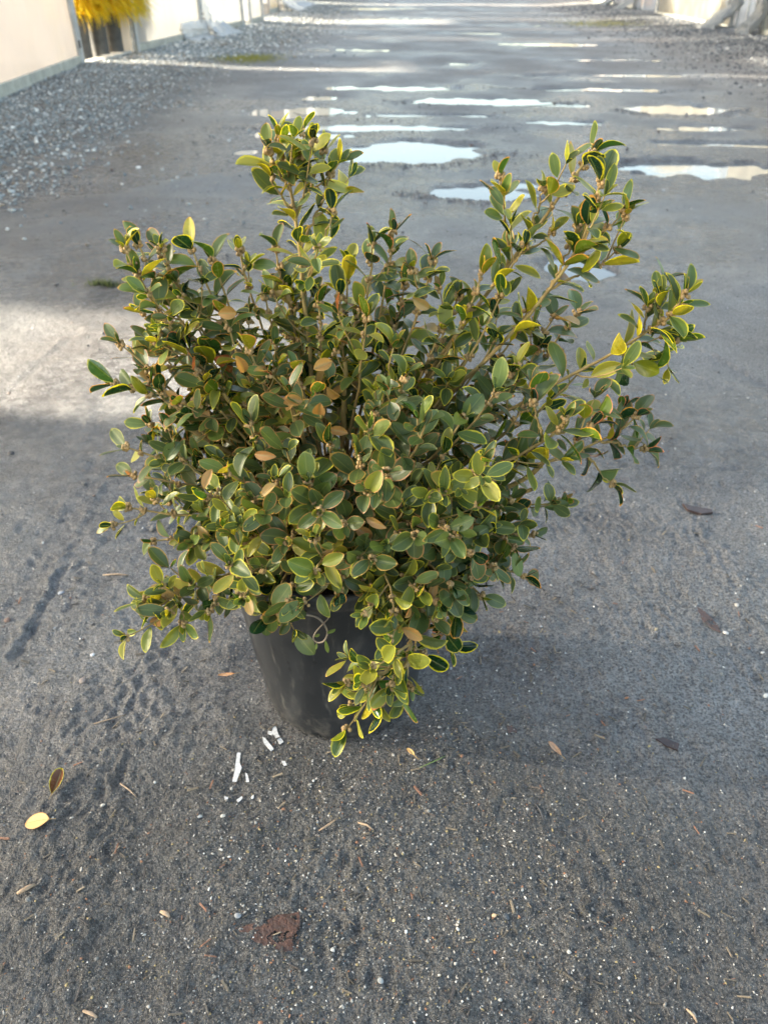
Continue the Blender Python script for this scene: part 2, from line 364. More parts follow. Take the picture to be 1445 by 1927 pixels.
# ------------------------------------------------------------------ loose stones, grit, fibres (uncountable)
def rock_base(k=0):
    r = np.random.default_rng(k); t = (1+5**.5)/2
    V = np.array([(-1,t,0),(1,t,0),(-1,-t,0),(1,-t,0),(0,-1,t),(0,1,t),(0,-1,-t),(0,1,-t),(t,0,-1),(t,0,1),(-t,0,-1),(-t,0,1)], float)/1.9
    V *= r.uniform(.72, 1.15, (12, 1))
    F = np.array([(0,11,5),(0,5,1),(0,1,7),(0,7,10),(0,10,11),(1,5,9),(5,11,4),(11,10,2),(10,7,6),(7,1,8),(3,9,4),(3,4,2),(3,2,6),(3,6,8),(3,8,9),(4,9,5),(2,4,11),(6,2,10),(8,6,7),(9,8,1)])
    return V, F
def scatter(name, xy, size, asp, cols, mat, label=None, sink=.25, base=None, kind='stuff', smooth=False, seed=1):
    r = np.random.default_rng(seed); n = len(xy); VV, FF, CC = [], [], []; off = 0
    for k in range(5):
        sel = np.arange(n)[k::5]; bv, bf = base or rock_base(k)
        m = len(sel); th = r.uniform(0, 2*pi, m); ti = r.normal(0, .25, m)
        s = size[sel][:, None]*np.stack([np.ones(m), 1/asp[sel], r.uniform(.45, .8, m)], 1)
        P = bv[None]*s[:, None, :]
        c, s_ = np.cos(ti)[:, None], np.sin(ti)[:, None]
        P = np.stack([P[..., 0]*c-P[..., 2]*s_, P[..., 1], P[..., 0]*s_+P[..., 2]*c], -1)
        c, s_ = np.cos(th)[:, None], np.sin(th)[:, None]
        P = np.stack([P[..., 0]*c-P[..., 1]*s_, P[..., 0]*s_+P[..., 1]*c, P[..., 2]], -1)
        x, y = xy[sel, 0], xy[sel, 1]; z = gz(x, y)+size[sel]*.5*(1-sink*2)*.6
        P += np.stack([x, y, z], -1)[:, None]
        VV.append(P.reshape(-1, 3)); FF.append((bf[None]+(np.arange(m)*len(bv))[:, None, None]+off).reshape(-1, bf.shape[1])); off += m*len(bv)
        CC.append(np.repeat(cols[sel], len(bv), 0))
    o = raw(name, np.concatenate(VV), np.concatenate(FF), mat, smooth=smooth, cols={'Col': np.concatenate(CC)})
    tag(o, label, None, None, kind); return o
def palette(n, P, wts, r, jit=.25):
    P = np.array(P); k = r.choice(len(P), n, p=np.array(wts)/sum(wts)); c = P[k]*r.uniform(1-jit, 1+jit, (n, 1))
    return np.concatenate([c, np.ones((n, 1))], 1)
r = np.random.default_rng(3)
def in_puddle(x, y):
    m = np.zeros(len(x), bool)
    for (cx, cy, rx, ry, dp) in PW: m |= ((x-cx)/rx)**2+((y-cy)/ry)**2 < 1.1
    return m
# fine grit close to the camera
n = 46000; x = r.normal(-.02, .5, n); y = .32+np.abs(r.normal(0, .7, n)); dens = np.exp(-((x+.03)**2+(y-.62)**2)/.16)+.16
k = r.random(n) < dens; k &= np.sqrt((x-PX)**2+(y-PY)**2) > PR0+.005; x, y = x[k], y[k]; n = len(x)
scatter('grit', np.stack([x, y], 1), r.lognormal(-6.66, .40, n), r.uniform(1, 2.4, n),
        palette(n, [(.07, .07, .075), (.2, .19, .17), (.40, .38, .34), (.62, .60, .55), (.28, .14, .08), (.3, .24, .12)], [6, 6, 4.2, 1.0, 1.2, 1.8], r), M['grit'],
        'fine pale and dark grit pressed into the mud round the black pot')
# mud crumbs over the nearer road
n = 9000; x = r.uniform(-3.2, 4.2, n); y = 1.0+r.random(n)**1.3*8; k = ~in_puddle(x, y) & (np.sqrt((x-PX)**2+(y-PY)**2) > .2); x, y = x[k], y[k]; n = len(x)
scatter('mud_crumbs', np.stack([x, y], 1), r.lognormal(-6.0, .45, n)*(.7+y*.12), r.uniform(1, 1.9, n),
        palette(n, [(.05, .05, .055), (.1, .1, .1), (.2, .19, .18), (.11, .07, .055)], [5, 5, 2.2, 2], r), M['stone'],
        'small dark mud crumbs and chips strewn over the wet road')
# pale chips pressed into the mud: pale tones also paint in wet glints
n = 9000; x = r.uniform(-3.0, 4.0, n); y = 1.0+r.random(n)**1.2*6.5; k = ~in_puddle(x, y) & (np.sqrt((x-PX)**2+(y-PY)**2) > .2) & (r.random(n) < .25+.75*np.exp(-((x-.9)**2)/1.2)); x, y = x[k], y[k]; n = len(x)
scatter('pale_glint_chips', np.stack([x, y], 1), r.lognormal(-6.0, .4, n)*(.75+y*.1), r.uniform(1, 1.9, n),
        palette(n, [(.3, .31, .31), (.45, .45, .44), (.6, .61, .62), (.22, .22, .2)], [5, 4, 2.5, 3], r), M['wetstone'],
        'small pale wet chips in the mud of the road, doubling as painted glints', sink=.4)
# crushed stone: left berm, verge, right verge
def stones(name, n, fx, size, pal, wts, label, sd):
    r = np.random.default_rng(sd); x, y, w = fx(r, n); k = (r.random(n) < w) & ~in_puddle(x, y); x, y = x[k], y[k]; m = len(x)
    scatter(name, np.stack([x, y], 1), r.lognormal(math.log(size), .32, m), r.uniform(1, 1.7, m), palette(m, pal, wts, r, .3), M['stone'], label, seed=sd)
def fl(r, n):
    y = 3.6+r.random(n)**1.25*10.6; x = r.uniform(-4.5, -.9, n)
    e = -2.0-.02*y; w = np.clip((e-x)/.9+.25*perlin(x*1.7, y*1.1), .03, 1)*np.clip((y-3.4)/1.2, 0, 1)*np.where((y > 8.5) & (x > -3.3), .6, 1)
    return x, y, w
GP = [(.16, .18, .185), (.27, .29, .285), (.4, .4, .38), (.62, .61, .57), (.2, .17, .13)]
stones('gravel', 38000, fl, .0115, GP, [4, 5, 3, 1, 1], 'grey crushed stone heaped along the foot of the left plastic wall', 5)
def fl2(r, n):
    y = 13+r.random(n)**1.3*22; x = -4.2+np.abs(r.normal(0, .9, n)); return x, y, np.where(x < -1, 1., .3)
stones('gravel', 14000, fl2, .019, GP, [3, 5, 4, 2, 1], 'pale crushed stone along the far left side of the road', 6)
def fr(r, n):
    y = 9+r.random(n)**1.2*24; x = 6.8-np.abs(r.normal(0, 1.5, n)); return x, y, np.clip((x-2.2)/3, .02, 1)
stones('gravel', 26000, fr, .015, [(.045, .05, .06), (.09, .1, .11), (.2, .21, .21), (.45, .44, .42)], [6, 5, 2, .5], 'dark wet crushed stone along the right side of the road', 8)
def frim(r, n):
    q = r.integers(0, 6, n); P_ = np.array(PW)[[0, 1, 2, 3, 14, 8]]; th = r.uniform(pi, 2*pi, n)*1.0; rad = 1.12+np.abs(r.normal(0, .3, n))
    return P_[q, 0]+P_[q, 2]*rad*np.cos(th), P_[q, 1]+P_[q, 3]*rad*np.sin(th), np.ones(n)
stones('gravel', 1500, frim, .007, [(.10, .105, .11), (.15, .15, .155), (.22, .21, .2), (.18, .13, .1)], [5, 4, 2, 1], 'dark gravel pushed up round the rims of the puddles', 9)
# fibres and bark shreds in the mud
cube = np.array([(-1,-1,-1),(1,-1,-1),(1,1,-1),(-1,1,-1),(-.8,-.9,1),(.9,-.7,1),(.7,.8,1),(-.9,.9,1)], float)*.5
cubf = np.array([(0,3,2,1),(4,5,6,7),(0,1,5,4),(1,2,6,5),(2,3,7,6),(3,0,4,7)])
n = 900; r = np.random.default_rng(12); x = r.normal(.1, .6, n); y = .35+np.abs(r.normal(0, .6, n)); k = np.sqrt((x-PX)**2+(y-PY)**2) > .16; x, y = x[k], y[k]; n = len(x)
scatter('bark_shreds', np.stack([x, y], 1), r.uniform(.006, .02, n), r.uniform(5, 11, n),
        palette(n, [(.1, .085, .065), (.2, .16, .11), (.07, .06, .055), (.26, .13, .08)], [5, 3, 5, 1], r), M['grit'],
        'thin shreds of bark and straw trodden into the mud', base=(cube*np.array([1, 1, .14]), cubf), sink=.2)

# ------------------------------------------------------------------ greenhouses
XL, XR = -4.3, 6.5
def arch(y0, y1, eave, ridge, n=14):
    return [(y0+(y1-y0)*(.5-.5*cos(pi*k/n)), eave+(ridge-eave)*sin(pi*k/n)) for k in range(n+1)]
def sheet(name, P, depth, mat, parent, sub=None, wob=.0):
    pass
def greenhouse(side, y0, y1, length, label, eave=1.75, ridge=3.4, panels=None, filmmat='film', low=.14, boards=True, group=None, line=None, roofmat='roof'):
    """an arched plastic house whose end wall faces the road; panels = list of (ya, yb) covered spans of the end wall"""
    xw = XL if side < 0 else XR; sx = side
    g = empty('greenhouse', (xw, (y0+y1)/2, 0))
    if line: (xa_, ya_), (xb_, yb_) = line; g.location = ((xa_+xb_)/2, (ya_+yb_)/2, 0); g.rotation_euler.z = atan2(-(xb_-xa_), yb_-ya_)
    tag(g, label, 'greenhouse', group)
    rz_ = g.rotation_euler.z; sk_ = sin(rz_); ck_ = cos(rz_)     # the house runs straight away from the road
    yo = (y0+y1)/2; A = [(a-yo, b) for a, b in arch(y0, y1, eave, ridge)]
    # roof: ribbed sheet over hoops
    V, F = [], []; nx_ = 14
    prof = [(y0-yo, .05)]+A+[(y1-yo, .05)]; m = len(prof)
    for i in range(nx_+1):
        for a, b in prof: V.append((sx*length*i/nx_*ck_, a-sx*length*i/nx_*sk_, b-.02*(i % 2)))
    for i in range(nx_):
        for k in range(m-1): F.append([i*m+k, i*m+k+1, (i+1)*m+k+1, (i+1)*m+k])
    poly('roof_film', V, F, M[roofmat], g, True)
    for i in range(0, nx_+1, 2):
        V, F = [], []; tube_vf([Vector((sx*(length*i/nx_)*ck_, a-sx*length*i/nx_*sk_, max(.0, b-.05))) for a, b in prof], [.02]*m, 6, V, F); poly('hoop', V, F, M['post'], g, True)
    boards_l = []
    for (ya, yb) in (panels or [(y0, y1)]):
        n = max(4, int((yb-ya)/.12)); V, F = [], []; nz = 8
        for i in range(n+1):
            yy = ya+(yb-ya)*i/n; t = (yy-y0)/(y1-y0); top = eave+(ridge-eave)*sqrt(max(0, 1-(2*t-1)**2))
            for j in range(nz+1):
                w = .012*sin(yy*23+j*.6)+.010*sin(yy*7.3+j*1.3)
                V.append((-sx*.02+sx*abs(w)*1.0, yy-yo, low*.4+(top-low*.4)*j/nz))
        for i in range(n):
            for j in range(nz): F.append([i*(nz+1)+j, (i+1)*(nz+1)+j, (i+1)*(nz+1)+j+1, i*(nz+1)+j+1])
        poly('end_wall_film', V, F, M[filmmat], g, True)
        if boards: boxes('base_board', [((-sx*.045, (ya+yb)/2-yo, low/2+.012), (.035, yb-ya-.004, low))], M['wood'], g, .006)
        for yy in (ya, yb):
            boxes('post', [((-sx*.05, yy-yo+(.045 if yy == ya else -.045), eave/2+.02), (.05, .085, eave+.02))], M['post'], g, .006)
        tb = np.linspace(ya, yb, max(2, int((yb-ya)/1.4)+1))[1:-1]
        if len(tb) and not line: boxes('stud', [((sx*.04, q-yo, eave/2), (.04, .05, eave)) for q in tb], M['wood'], g, .004)
    return g, yo
g1, _ = greenhouse(-1, -8.2, 2.2, 20, 'milky plastic greenhouse left of the camera, before the sunlit strip', filmmat='thin')
boxes('added_shade_film', [((-.03, 5.79, 1.95), (.01, 1.5, 1.4))], M['film'], g1, 0)  # added film across the gap so the sunlit strip fades rightward
g2, yo2 = greenhouse(-1, 3.36, 11.75, 20, 'nearest left greenhouse with pinkish white plastic end wall and grey post', eave=2.2, ridge=5.0, roofmat='milkroof', line=((-3.68, 3.36), (-4.56, 11.68)))
boxes('added_shade_film', [((-.03, 4.31+.93, 2.3), (.01, 2.0, 1.7))], M['film'], g2, 0)  # added above the view to shorten the sun band on the road
boxes('inner_post', [((.07, 11.75-yo2-.02, .95), (.03, .05, 1.9))], M['post'], g2)
boxes('hinge', [((.085, 11.75-yo2-.1, .28), (.02, .03, .09)), ((.085, 11.75-yo2-.1, 1.1), (.02, .03, .09))], M['dark'], g2)
g3, yo3 = greenhouse(-1, 13.75, 22.2, 20, 'second left greenhouse, white film with crumpled plastic at its foot', eave=2.2, ridge=5.0, roofmat='milkroof', panels=[(13.75, 17.2), (18.1, 20.3), (20.9, 22.2)], filmmat='whitefilm', line=((-4.36, 13.42), (-3.86, 21.9)))
boxes('added_shade_film', [((-.03, 22.2-yo3+.95, 2.35), (.01, 2.0, 1.7))], M['film'], g3, 0)  # another unseen film, added to hold back sun from this gap
g4, yo4 = greenhouse(-1, 24.0, 33.0, 20, 'third left greenhouse, cream film with open bay holding a red thing', eave=2.2, ridge=5.0, roofmat='milkroof', panels=[(25.4, 27.2), (28.2, 33)], filmmat='cream')
g5, _ = greenhouse(-1, 34.6, 43.5, 20, 'farthest left greenhouse at the top edge of the picture', filmmat='cream', ridge=5.0, roofmat='milkroof')
g6, yr1 = greenhouse(1, 9.5, 18.6, 14, 'nearest right greenhouse with draped plastic and an open dark bay', panels=[(9.5, 17.6)], filmmat='cream')
g7, yr2 = greenhouse(1, 19.1, 27.4, 14, 'middle right greenhouse with yellowed wrinkled film and trailing skirt', panels=[(19.3, 25.6)], filmmat='cream', low=.1)
g8, yr3 = greenhouse(1, 28.1, 36.4, 14, 'farther right greenhouse with pinkish panel and hanging flaps', panels=[(28.3, 30.0), (31.4, 36.2)], filmmat='film')
g9, _ = greenhouse(1, 37.2, 46.0, 14, 'farthest right greenhouse at the top edge of the picture', filmmat='cream')
def drape(parent, x, y, w, h, depth, mat, seed, lean=.25, sx=1):
    """loose crumpled sheet, hanging and spreading out over the ground"""
    r = np.random.default_rng(seed); nu, nv = 40, 26; V = []
    for i in range(nu+1):
        a = i/nu
        for j in range(nv+1):
            b = j/nv; fold = .07*sin(a*23+seed+b*3)+.05*abs(sin(a*31+b*9+seed))+.03*r.normal()
            spread = max(0, (b-.72)/.28); z = h*(1-b)*1.0 if b < .93 else h*.07*(1-(b-.93)/.07)+.0
            V.append((x-sx*(depth*spread**1.3+fold*(.3+b)+lean*b*.3), y+(a-.5)*w*(1+.5*spread)+.05*sin(b*6+seed), z+.035*spread*(1+sin(a*27+seed*2))*.6+.012))
    F = [[i*(nv+1)+j, (i+1)*(nv+1)+j, (i+1)*(nv+1)+j+1, i*(nv+1)+j+1] for i in range(nu) for j in range(nv)]
    o = poly('loose_skirt', V, F, mat, parent, True); o.modifiers.new('thickness', 'SOLIDIFY').thickness = .004; return o
drape(g3, .06, 16.6-yo3, 1.3, .3, .25, M['sheet'], 3, sx=-1); drape(g3, .05, 17.6-yo3, .9, .9, .28, M['sheet'], 4, sx=-1)
pass
drape(g4, .05, 27.6-yo4, 1.2, 1.2, .5, M['sheet'], 5, sx=-1); drape(g4, .05, 30.6-yo4, 3.5, .5, .4, M['sheet'], 15, sx=-1)
drape(g6, -.02, 17.6-yr1, .4, 1.6, .28, M['drape'], 6); drape(g7, -.03, 19.25-yr2, .45, 1.6, .5, M['drape'], 7)
drape(g8, -.03, 28.2-yr3, .5, 1.5, .5, M['drape'], 8); drape(g8, -.03, 31.0-yr3, .6, 1.4, .4, M['drape'], 18)
boxes('door_post', [((.06, 17.3-yo3, .95), (.06, .09, 1.9))], M['dark'], g3)
boxes('timber', [((-.1, 17.9-yo3, .16), (.25, .5, .3))], M['brownwood'], g3)
for yy in (18.4, 26.2): boxes('bay_post', [((.1, yy-(yr1 if yy < 19 else yr2), .95), (.07, .07, 1.9))], M['dark'], g6 if yy < 19 else g7)
for g, yy, w in ((g6, 18.1, .95), (g7, 26.5, 1.7), (g8, 30.7, 1.3)):
    yo = {g6: yr1, g7: yr2, g8: yr3}[g]
    boxes('back_board', [((.9, yy-yo, .22), (.04, w, .44))], M['brownwood'], g); 
gas = empty('fuel_can', (XL-.25, 24.7, .0)); tag(gas, 'small red object standing in the open bay of the left row', 'can')
boxes('can_body', [((0, 0, .62), (.35, .5, .5))], M['red'], gas, .05); boxes('can_spout', [((0, .1, .92), (.07, .07, .1))], M['dark'], gas, .01)
boxes('crate', [((0, 0, .18), (.4, .6, .36))], M['dark'], gas, .02)
sill = boxes('sill', [((-4.47, 12.55, .03), (.2, 1.7, .09))], M['conc'], None, .01); tag(sill, 'low concrete sill across the gap before the yellow shrubs', 'sill')

# golden shrubs in tall grey pots, standing in the gap
def lathe(prof, n=40, wob=0, seed=0):
    r = np.random.default_rng(seed); V, F = [], []
    for j, (rr, z) in enumerate(prof):
        for k in range(n):
            a = 2*pi*k/n; w = 1+wob*sin(3*a+seed+z*5); V.append((rr*w*cos(a), rr*w*sin(a), z))
    for j in range(len(prof)-1):
        for k in range(n): F.append([j*n+k, j*n+(k+1) % n, (j+1)*n+(k+1) % n, (j+1)*n+k])
    return V, F
def strands(n, c, rad, hgt, seed, droop):
    r = np.random.default_rng(seed); VV, FF, CC = [], [], []
    off = 0
    for i in range(n):
        a = r.uniform(0, 2*pi); el = r.uniform(-.25, 1.3); L = r.uniform(.10, .26); rr = rad*r.uniform(.35, 1)
        p = Vector((c[0]+cos(a)*cos(el)*rr, c[1]+sin(a)*cos(el)*rr, c[2]+sin(el)*hgt*rr/rad))
        d = Vector((cos(a)*cos(el), sin(a)*cos(el), sin(el)*.6-droop)).normalized()+Vector(r.normal(0, .25, 3)); d.normalize()
        s = d.cross(Vector((0, 0, 1))+Vector(r.normal(0, .4, 3))).normalized()*r.uniform(.005, .010)
        for q in range(5):
            t = q/4; pp = p+d*L*t+Vector((0, 0, -1))*L*.45*t*t; w = s*(1-.75*t)
            VV += [tuple(pp-w), tuple(pp+w)]
        for q in range(4): b = off+q*2; FF.append((b, b+1, b+3, b+2))
        cc = np.array([(.92, .68, .015), (.95, .76, .03), (.78, .62, .03), (.88, .56, .015)][r.integers(0, 4)])*r.uniform(.7, 1.1)
        CC += [tuple(cc)+(1,)]*10; off += 10
    return VV, FF, CC
prof = [(.11, 0), (.115, .01), (.128, .5), (.135, .505), (.136, .54), (.13, .545), (.125, .50), (.12, .49), (.0, .485)]
for i, (u, v, s, lb) in enumerate(((161, 114, 1, 'golden thread leaf shrub in the grey pot nearest the greenhouse post'), (193, 110, 1.0, 'golden thread leaf shrub in the middle grey pot of the gap'),
                              (221, 105, .98, 'golden thread leaf shrub in the grey pot right of the middle one'), (246, 98, .98, 'golden thread leaf shrub farthest back at the right end of the gap'),
                              (180, 96, 1.1, 'golden thread leaf shrub in the back row behind the front pots'))):
    p = G(u, v, .02); t = empty('golden_shrub', tuple(p)); t.scale = (s, s, s); tag(t, lb, 'shrub', 'golden shrubs in grey pots')
    V, F = lathe(prof, 32, .01, i); poly('pot', V, F, M['potgrey'], t, True)
    VV, FF, CC = strands(3000, (0, 0, .74), .34, .66, 40+i, .35)
    raw('foliage', VV, FF, M['gold'], t, cols={'Col': np.array(CC)})
    V, F = [], []; tube_vf([Vector((0, 0, .48)), Vector((.01, .0, .65)), Vector((0, .01, .9))], [.014, .012, .006], 6, V, F); poly('stem', V, F, M['bark'], t, True)
# moss and weeds at the edge of the road
def weed(name, c, rad, n, seed, cols, label):
    r = np.random.default_rng(seed); V, F, C = [], [], []
    for i in range(n):
        x, y = c[0]+r.normal(0, rad[0]), c[1]+r.normal(0, rad[1]); z = gz(x, y)[0]; a = r.uniform(0, 2*pi); L = r.uniform(.012, .04)
        b = len(V); w = .003
        V += [(x-w*cos(a), y-w*sin(a), z), (x+w*cos(a), y+w*sin(a), z), (x+r.normal(0, .01), y+r.normal(0, .01), z+L)]; F.append((b, b+1, b+2)); cc = cols[r.integers(0, len(cols))]; C += [cc+(1,)]*3
    tag(raw(name, V, F, M['gold'], cols={'Col': np.array(C)}), label, None, None, 'stuff')
c = G(470, 112); weed('moss', (c.x, c.y), (.22, .35), 2600, 1, [(.3, .3, .04), (.2, .2, .05), (.4, .36, .08)], 'yellow green moss at the edge of the left gravel')
c = G(1130, 46); weed('moss', (c.x, c.y), (.5, .7), 2200, 2, [(.3, .3, .04), (.2, .2, .05), (.4, .36, .08)], 'yellow green moss beside the right verge')
c = G(200, 540); weed('moss', (c.x, c.y), (.04, .012), 160, 3, [(.12, .15, .05), (.1, .11, .05)], 'little tuft of moss on the far edge of the sunlit strip')

# ------------------------------------------------------------------ leaf generator
LU = np.array([-1, -.80, -.35, 0, .35, .80, 1.0]); LT = np.array([0, .07, .2, .36, .53, .7, .84, .94, 1.0])
LWD = np.array([.10, .30, .68, .92, 1.0, .92, .68, .38, .04])
def leaf_mesh(name, LV, mat, parent, thick=False):
    """LV: list of (pos, dir, normal, length, width, fold, bend, col, edgecol, rnd, edgew)"""
    n = len(LV); P, D, N = [np.array([l[i] for l in LV], dtype=float) for i in (0, 1, 2)]
    D /= np.linalg.norm(D, axis=1)[:, None]; N -= (N*D).sum(1)[:, None]*D; N /= np.linalg.norm(N, axis=1)[:, None]+1e-9; B = np.cross(N, D)
    L, Wd, fo, be = [np.array([l[i] for l in LV])[:, None, None] for i in (3, 4, 5, 6)]
    ew = np.array([l[10] for l in LV])[:, None, None]
    U = LU[None, None, :]; T = LT[None, :, None]; WW = LWD[None, :, None]
    # the margin columns sit closer to or farther from the edge from leaf to leaf
    U = np.sign(U)*np.where(np.abs(np.abs(U)-.8) < .01, 1-ew, np.abs(U))*np.ones((n, 1, 1))
    rs = np.random.default_rng(n+int(abs(P[0][0])*1e4)); tw = rs.normal(0, .25, (n, 1, 1)); cu = rs.normal(0, .12, (n, 1, 1)); wv = rs.uniform(0, 6, (n, 1, 1))
    side = U*WW*Wd*.5
    up = fo*np.abs(side)+be*L*(T**2)*-1+tw*side*T+.02*L*np.sin(T*7+wv)*np.abs(U)
    lat = side+cu*L*(T**2)*.5
    pts = P[:, None, None]+D[:, None, None]*(T*L)[..., None]*np.ones_like(U)[..., None]+B[:, None, None]*(lat)[..., None]+N[:, None, None]*up[..., None]
    nt_, nu = len(LT), len(LU); V = pts.reshape(-1, 3)
    ii = np.arange(nt_*nu).reshape(nt_, nu); f = np.stack([ii[:-1, :-1], ii[:-1, 1:], ii[1:, 1:], ii[1:, :-1]], -1).reshape(-1, 4)
    F = (f[None]+(np.arange(n)*nt_*nu)[:, None, None]).reshape(-1, 4)
    e = np.where(np.abs(LU)[None, :] > .9, 1.0, np.where(np.abs(LU)[None, :] > .7, .78, .2))*np.ones((nt_, 1))
    e = np.maximum(e, np.array([0, 0, 0, 0, 0, 0, 0, .84, 1.0])[:, None]); rb = np.where(np.abs(LU) < .01, 1.0, 0)[None]*(1-.5*LT[:, None])
    rb = np.where(np.abs(LU)[None] < .01, .99*np.ones((nt_, 1)), 0)
    lf = np.zeros((n, nt_*nu, 4)); lf[..., 0] = e.ravel(); lf[..., 1] = rb.ravel(); lf[..., 2] = np.array([l[9] for l in LV])[:, None]; lf[..., 3] = 1
    C = np.repeat(np.array([tuple(l[7])+(1,) for l in LV]), nt_*nu, 0); E_ = np.repeat(np.array([tuple(l[8])+(1,) for l in LV]), nt_*nu, 0)
    o = raw(name, V, F, mat, parent, cols={'Col': C, 'Edg': E_, 'lf': lf.reshape(-1, 4)})
    if thick: o.modifiers.new('thickness', 'SOLIDIFY').thickness = .0006
    return o

# ------------------------------------------------------------------ the potted shrub
R = random.Random(11)
shrub = empty('potted_shrub', (PX, PY, 0)); tag(shrub, 'bushy boxwood with yellow edged leaves growing in a black plastic nursery pot', 'shrub')
O = Vector((PX, PY, 0))
# pot: lathe with a scalloped foot, drainage notches and a rolled rim
n = 160; V, F = [], []
prof = [(PR0*.90, .001), (PR0*.97, .001), (PR0*.99, .008), (PR0*1.005, .022), (PR0*1.02, .05), (PR0+(PR1-PR0)*.45, .15), (PR0+(PR1-PR0)*.72, .24), (PR0+(PR1-PR0)*.96, .335), (PR1+.001, .340), (PR1+.006, .343),
        (PR1+.007, .363), (PR1+.004, .369), (PR1-.002, .369), (PR1-.005, .363), (PR1-.006, .33), (PR1-.008, .315)]
rr_ = np.random.default_rng(4); ph = rr_.uniform(0, 6, 6)
for j, (q, z) in enumerate(prof):
    for k in range(n):
        a = 2*pi*k/n; dent = .0012*sin(2*a+ph[0]+z*8)+.0004*sin(5*a+ph[1]-z*20)
        foot = 0.0; zz = z
        if j in (1, 2): zz += .005*max(0, sin(9*a+ph[2]+sin(4*a)))**6+.0035*max(0, sin(21*a+ph[3]+2*sin(3*a)))**2; foot = .0012*sin(17*a+ph[4]+sin(5*a))
        V.append(((q+dent+foot)*cos(a), (q+dent+foot)*sin(a), zz))
for j in range(len(prof)-1):
    for k in range(n): F.append([j*n+k, j*n+(k+1) % n, (j+1)*n+(k+1) % n, (j+1)*n+k])
F.append([k for k in range(n)][::-1])
poly('pot', V, F, M['pot'], shrub, True)
# soil
rs = np.linspace(0, PR1-.006, 14); V = [(0, 0, .325)]; F = []
for i, q in enumerate(rs[1:]):
    for k in range(48): a = 2*pi*k/48; V.append((q*cos(a), q*sin(a), .325+.005*sin(a*7+q*90)*cos(q*200+a*3)-.004*(q/PR1)))
for k in range(48): F.append([0, 1+k, 1+(k+1) % 48])
for i in range(len(rs)-2):
    for k in range(48): F.append([1+i*48+k, 1+(i+1)*48+k, 1+(i+1)*48+(k+1) % 48, 1+i*48+(k+1) % 48])
poly('soil', V, F, M['soil'], shrub, True)

YEL = (.85, .70, .03); ORG = (.75, .34, .06); PNK = (.62, .20, .09); PAL = (.5, .44, .10)
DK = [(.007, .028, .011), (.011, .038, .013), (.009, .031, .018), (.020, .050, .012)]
MD = [(.045, .095, .013), (.034, .085, .016), (.075, .12, .011)]
OL = [(.18, .19, .012), (.24, .215, .014), (.15, .175, .012), (.31, .27, .02)]
DEAD = [(.45, .19, .07), (.36, .12, .05), (.5, .28, .12), (.22, .08, .04)]
def bez(P, t):
    a, b, c, d_ = P; return a*(1-t)**3+b*3*t*(1-t)**2+c*3*t*t*(1-t)+d_*t**3
def bezd(P, t):
    a, b, c, d_ = P; return ((b-a)*3*(1-t)**2+(c-b)*6*t*(1-t)+(d_-c)*3*t*t).normalized()
class Shoot: pass
def choose(tone, m):
    q = R.random()
    if tone == 'y': c = R.choice(OL if q < .28 else MD if q < .62 else DK); e = YEL if R.random() < .85 else ORG
    elif tone == 'o': c = R.choice(OL if q < .48 else MD if q < .72 else DK); e = YEL if R.random() < .7 else ORG  # natural olive, plus an extra share on top shoots as painted light
    elif tone == 'p': c = R.choice(OL if q < .1 else MD if q < .35 else DK); e = PNK if R.random() < .6 else ORG
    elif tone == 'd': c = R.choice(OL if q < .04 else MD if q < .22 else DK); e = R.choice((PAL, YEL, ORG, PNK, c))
    else: c = R.choice(OL if q < .14 else MD if q < .45 else DK); e = R.choice((YEL, YEL, ORG, ORG, PAL, PNK))
    k = R.uniform(.8, 1.25); c = tuple(x*k for x in c)
    if R.random() < .011 + (.006 if m else 0): c = R.choice(DEAD); e = c
    return c, e
def add_leaves(leaves, P, t0, t1, Ltot, sp, size, tone, tip=True, az0=None):
    n = max(2, int((t1-t0)*Ltot/sp)); az = R.uniform(0, pi) if az0 is None else az0; nodes = []
    for i in range(n+1):
        t = t0+(t1-t0)*i/n; p = bez(P, t); d = bezd(P, t); a = d.cross(Vector((.2, .1, 1))); a = a.normalized() if a.length > 1e-3 else Vector((1, 0, 0)); b = d.cross(a)
        az += pi/2+R.gauss(0, .25); fr = i/n; last = (i == n)
        for s in (0, 1):
            if not last and R.random() < .07+.12*(1-fr): continue
            th = az+s*pi+R.gauss(0, .15); out = a*cos(th)+b*sin(th)
            ang = radians(R.gauss(60, 12)) if not last else radians(R.gauss(38, 12))
            ld = (d*cos(ang)+out*sin(ang)).normalized()
            nn = (d*sin(ang)-out*cos(ang))*.75+Vector((R.gauss(0, .25), R.gauss(0, .25)-.12, .40))
            if nn.length < .1: nn = Vector((0, 0, 1))
            L = size*R.choice((R.uniform(.55, .9), R.uniform(.8, 1.22), R.uniform(.85, 1.1)))*(1-.22*max(0, fr-.75)*4*R.random()); w = L*(R.uniform(.40, .56) if tone in 'oy' else R.uniform(.46, .68))
            c, e = choose(tone, True); ew = R.uniform(.12, .25) if e in (YEL,) else R.uniform(.06, .17)
            leaves.append((tuple(p+ld*.004-O), tuple(ld), tuple(nn), L, w, R.uniform(.0, .75), R.gauss(.06, .17), c, e, R.random(), ew))
        if last:   # two or three young leaves close the tip
            for s in range(R.randint(1, 3)):
                th = az+pi/2+s*2.2; out = a*cos(th)+b*sin(th); ang = radians(R.gauss(22, 9)); ld = (d*cos(ang)+out*sin(ang)).normalized()
                L = size*R.uniform(.4, .7); c, e = choose(tone, False)
                leaves.append((tuple(p-O), tuple(ld), tuple(d*sin(ang)-out*cos(ang)+Vector((0, -.1, .3))), L, L*.42, .4, .05, c, e, R.random(), .14))
        nodes.append((p, d))
    return nodes
ICO = None
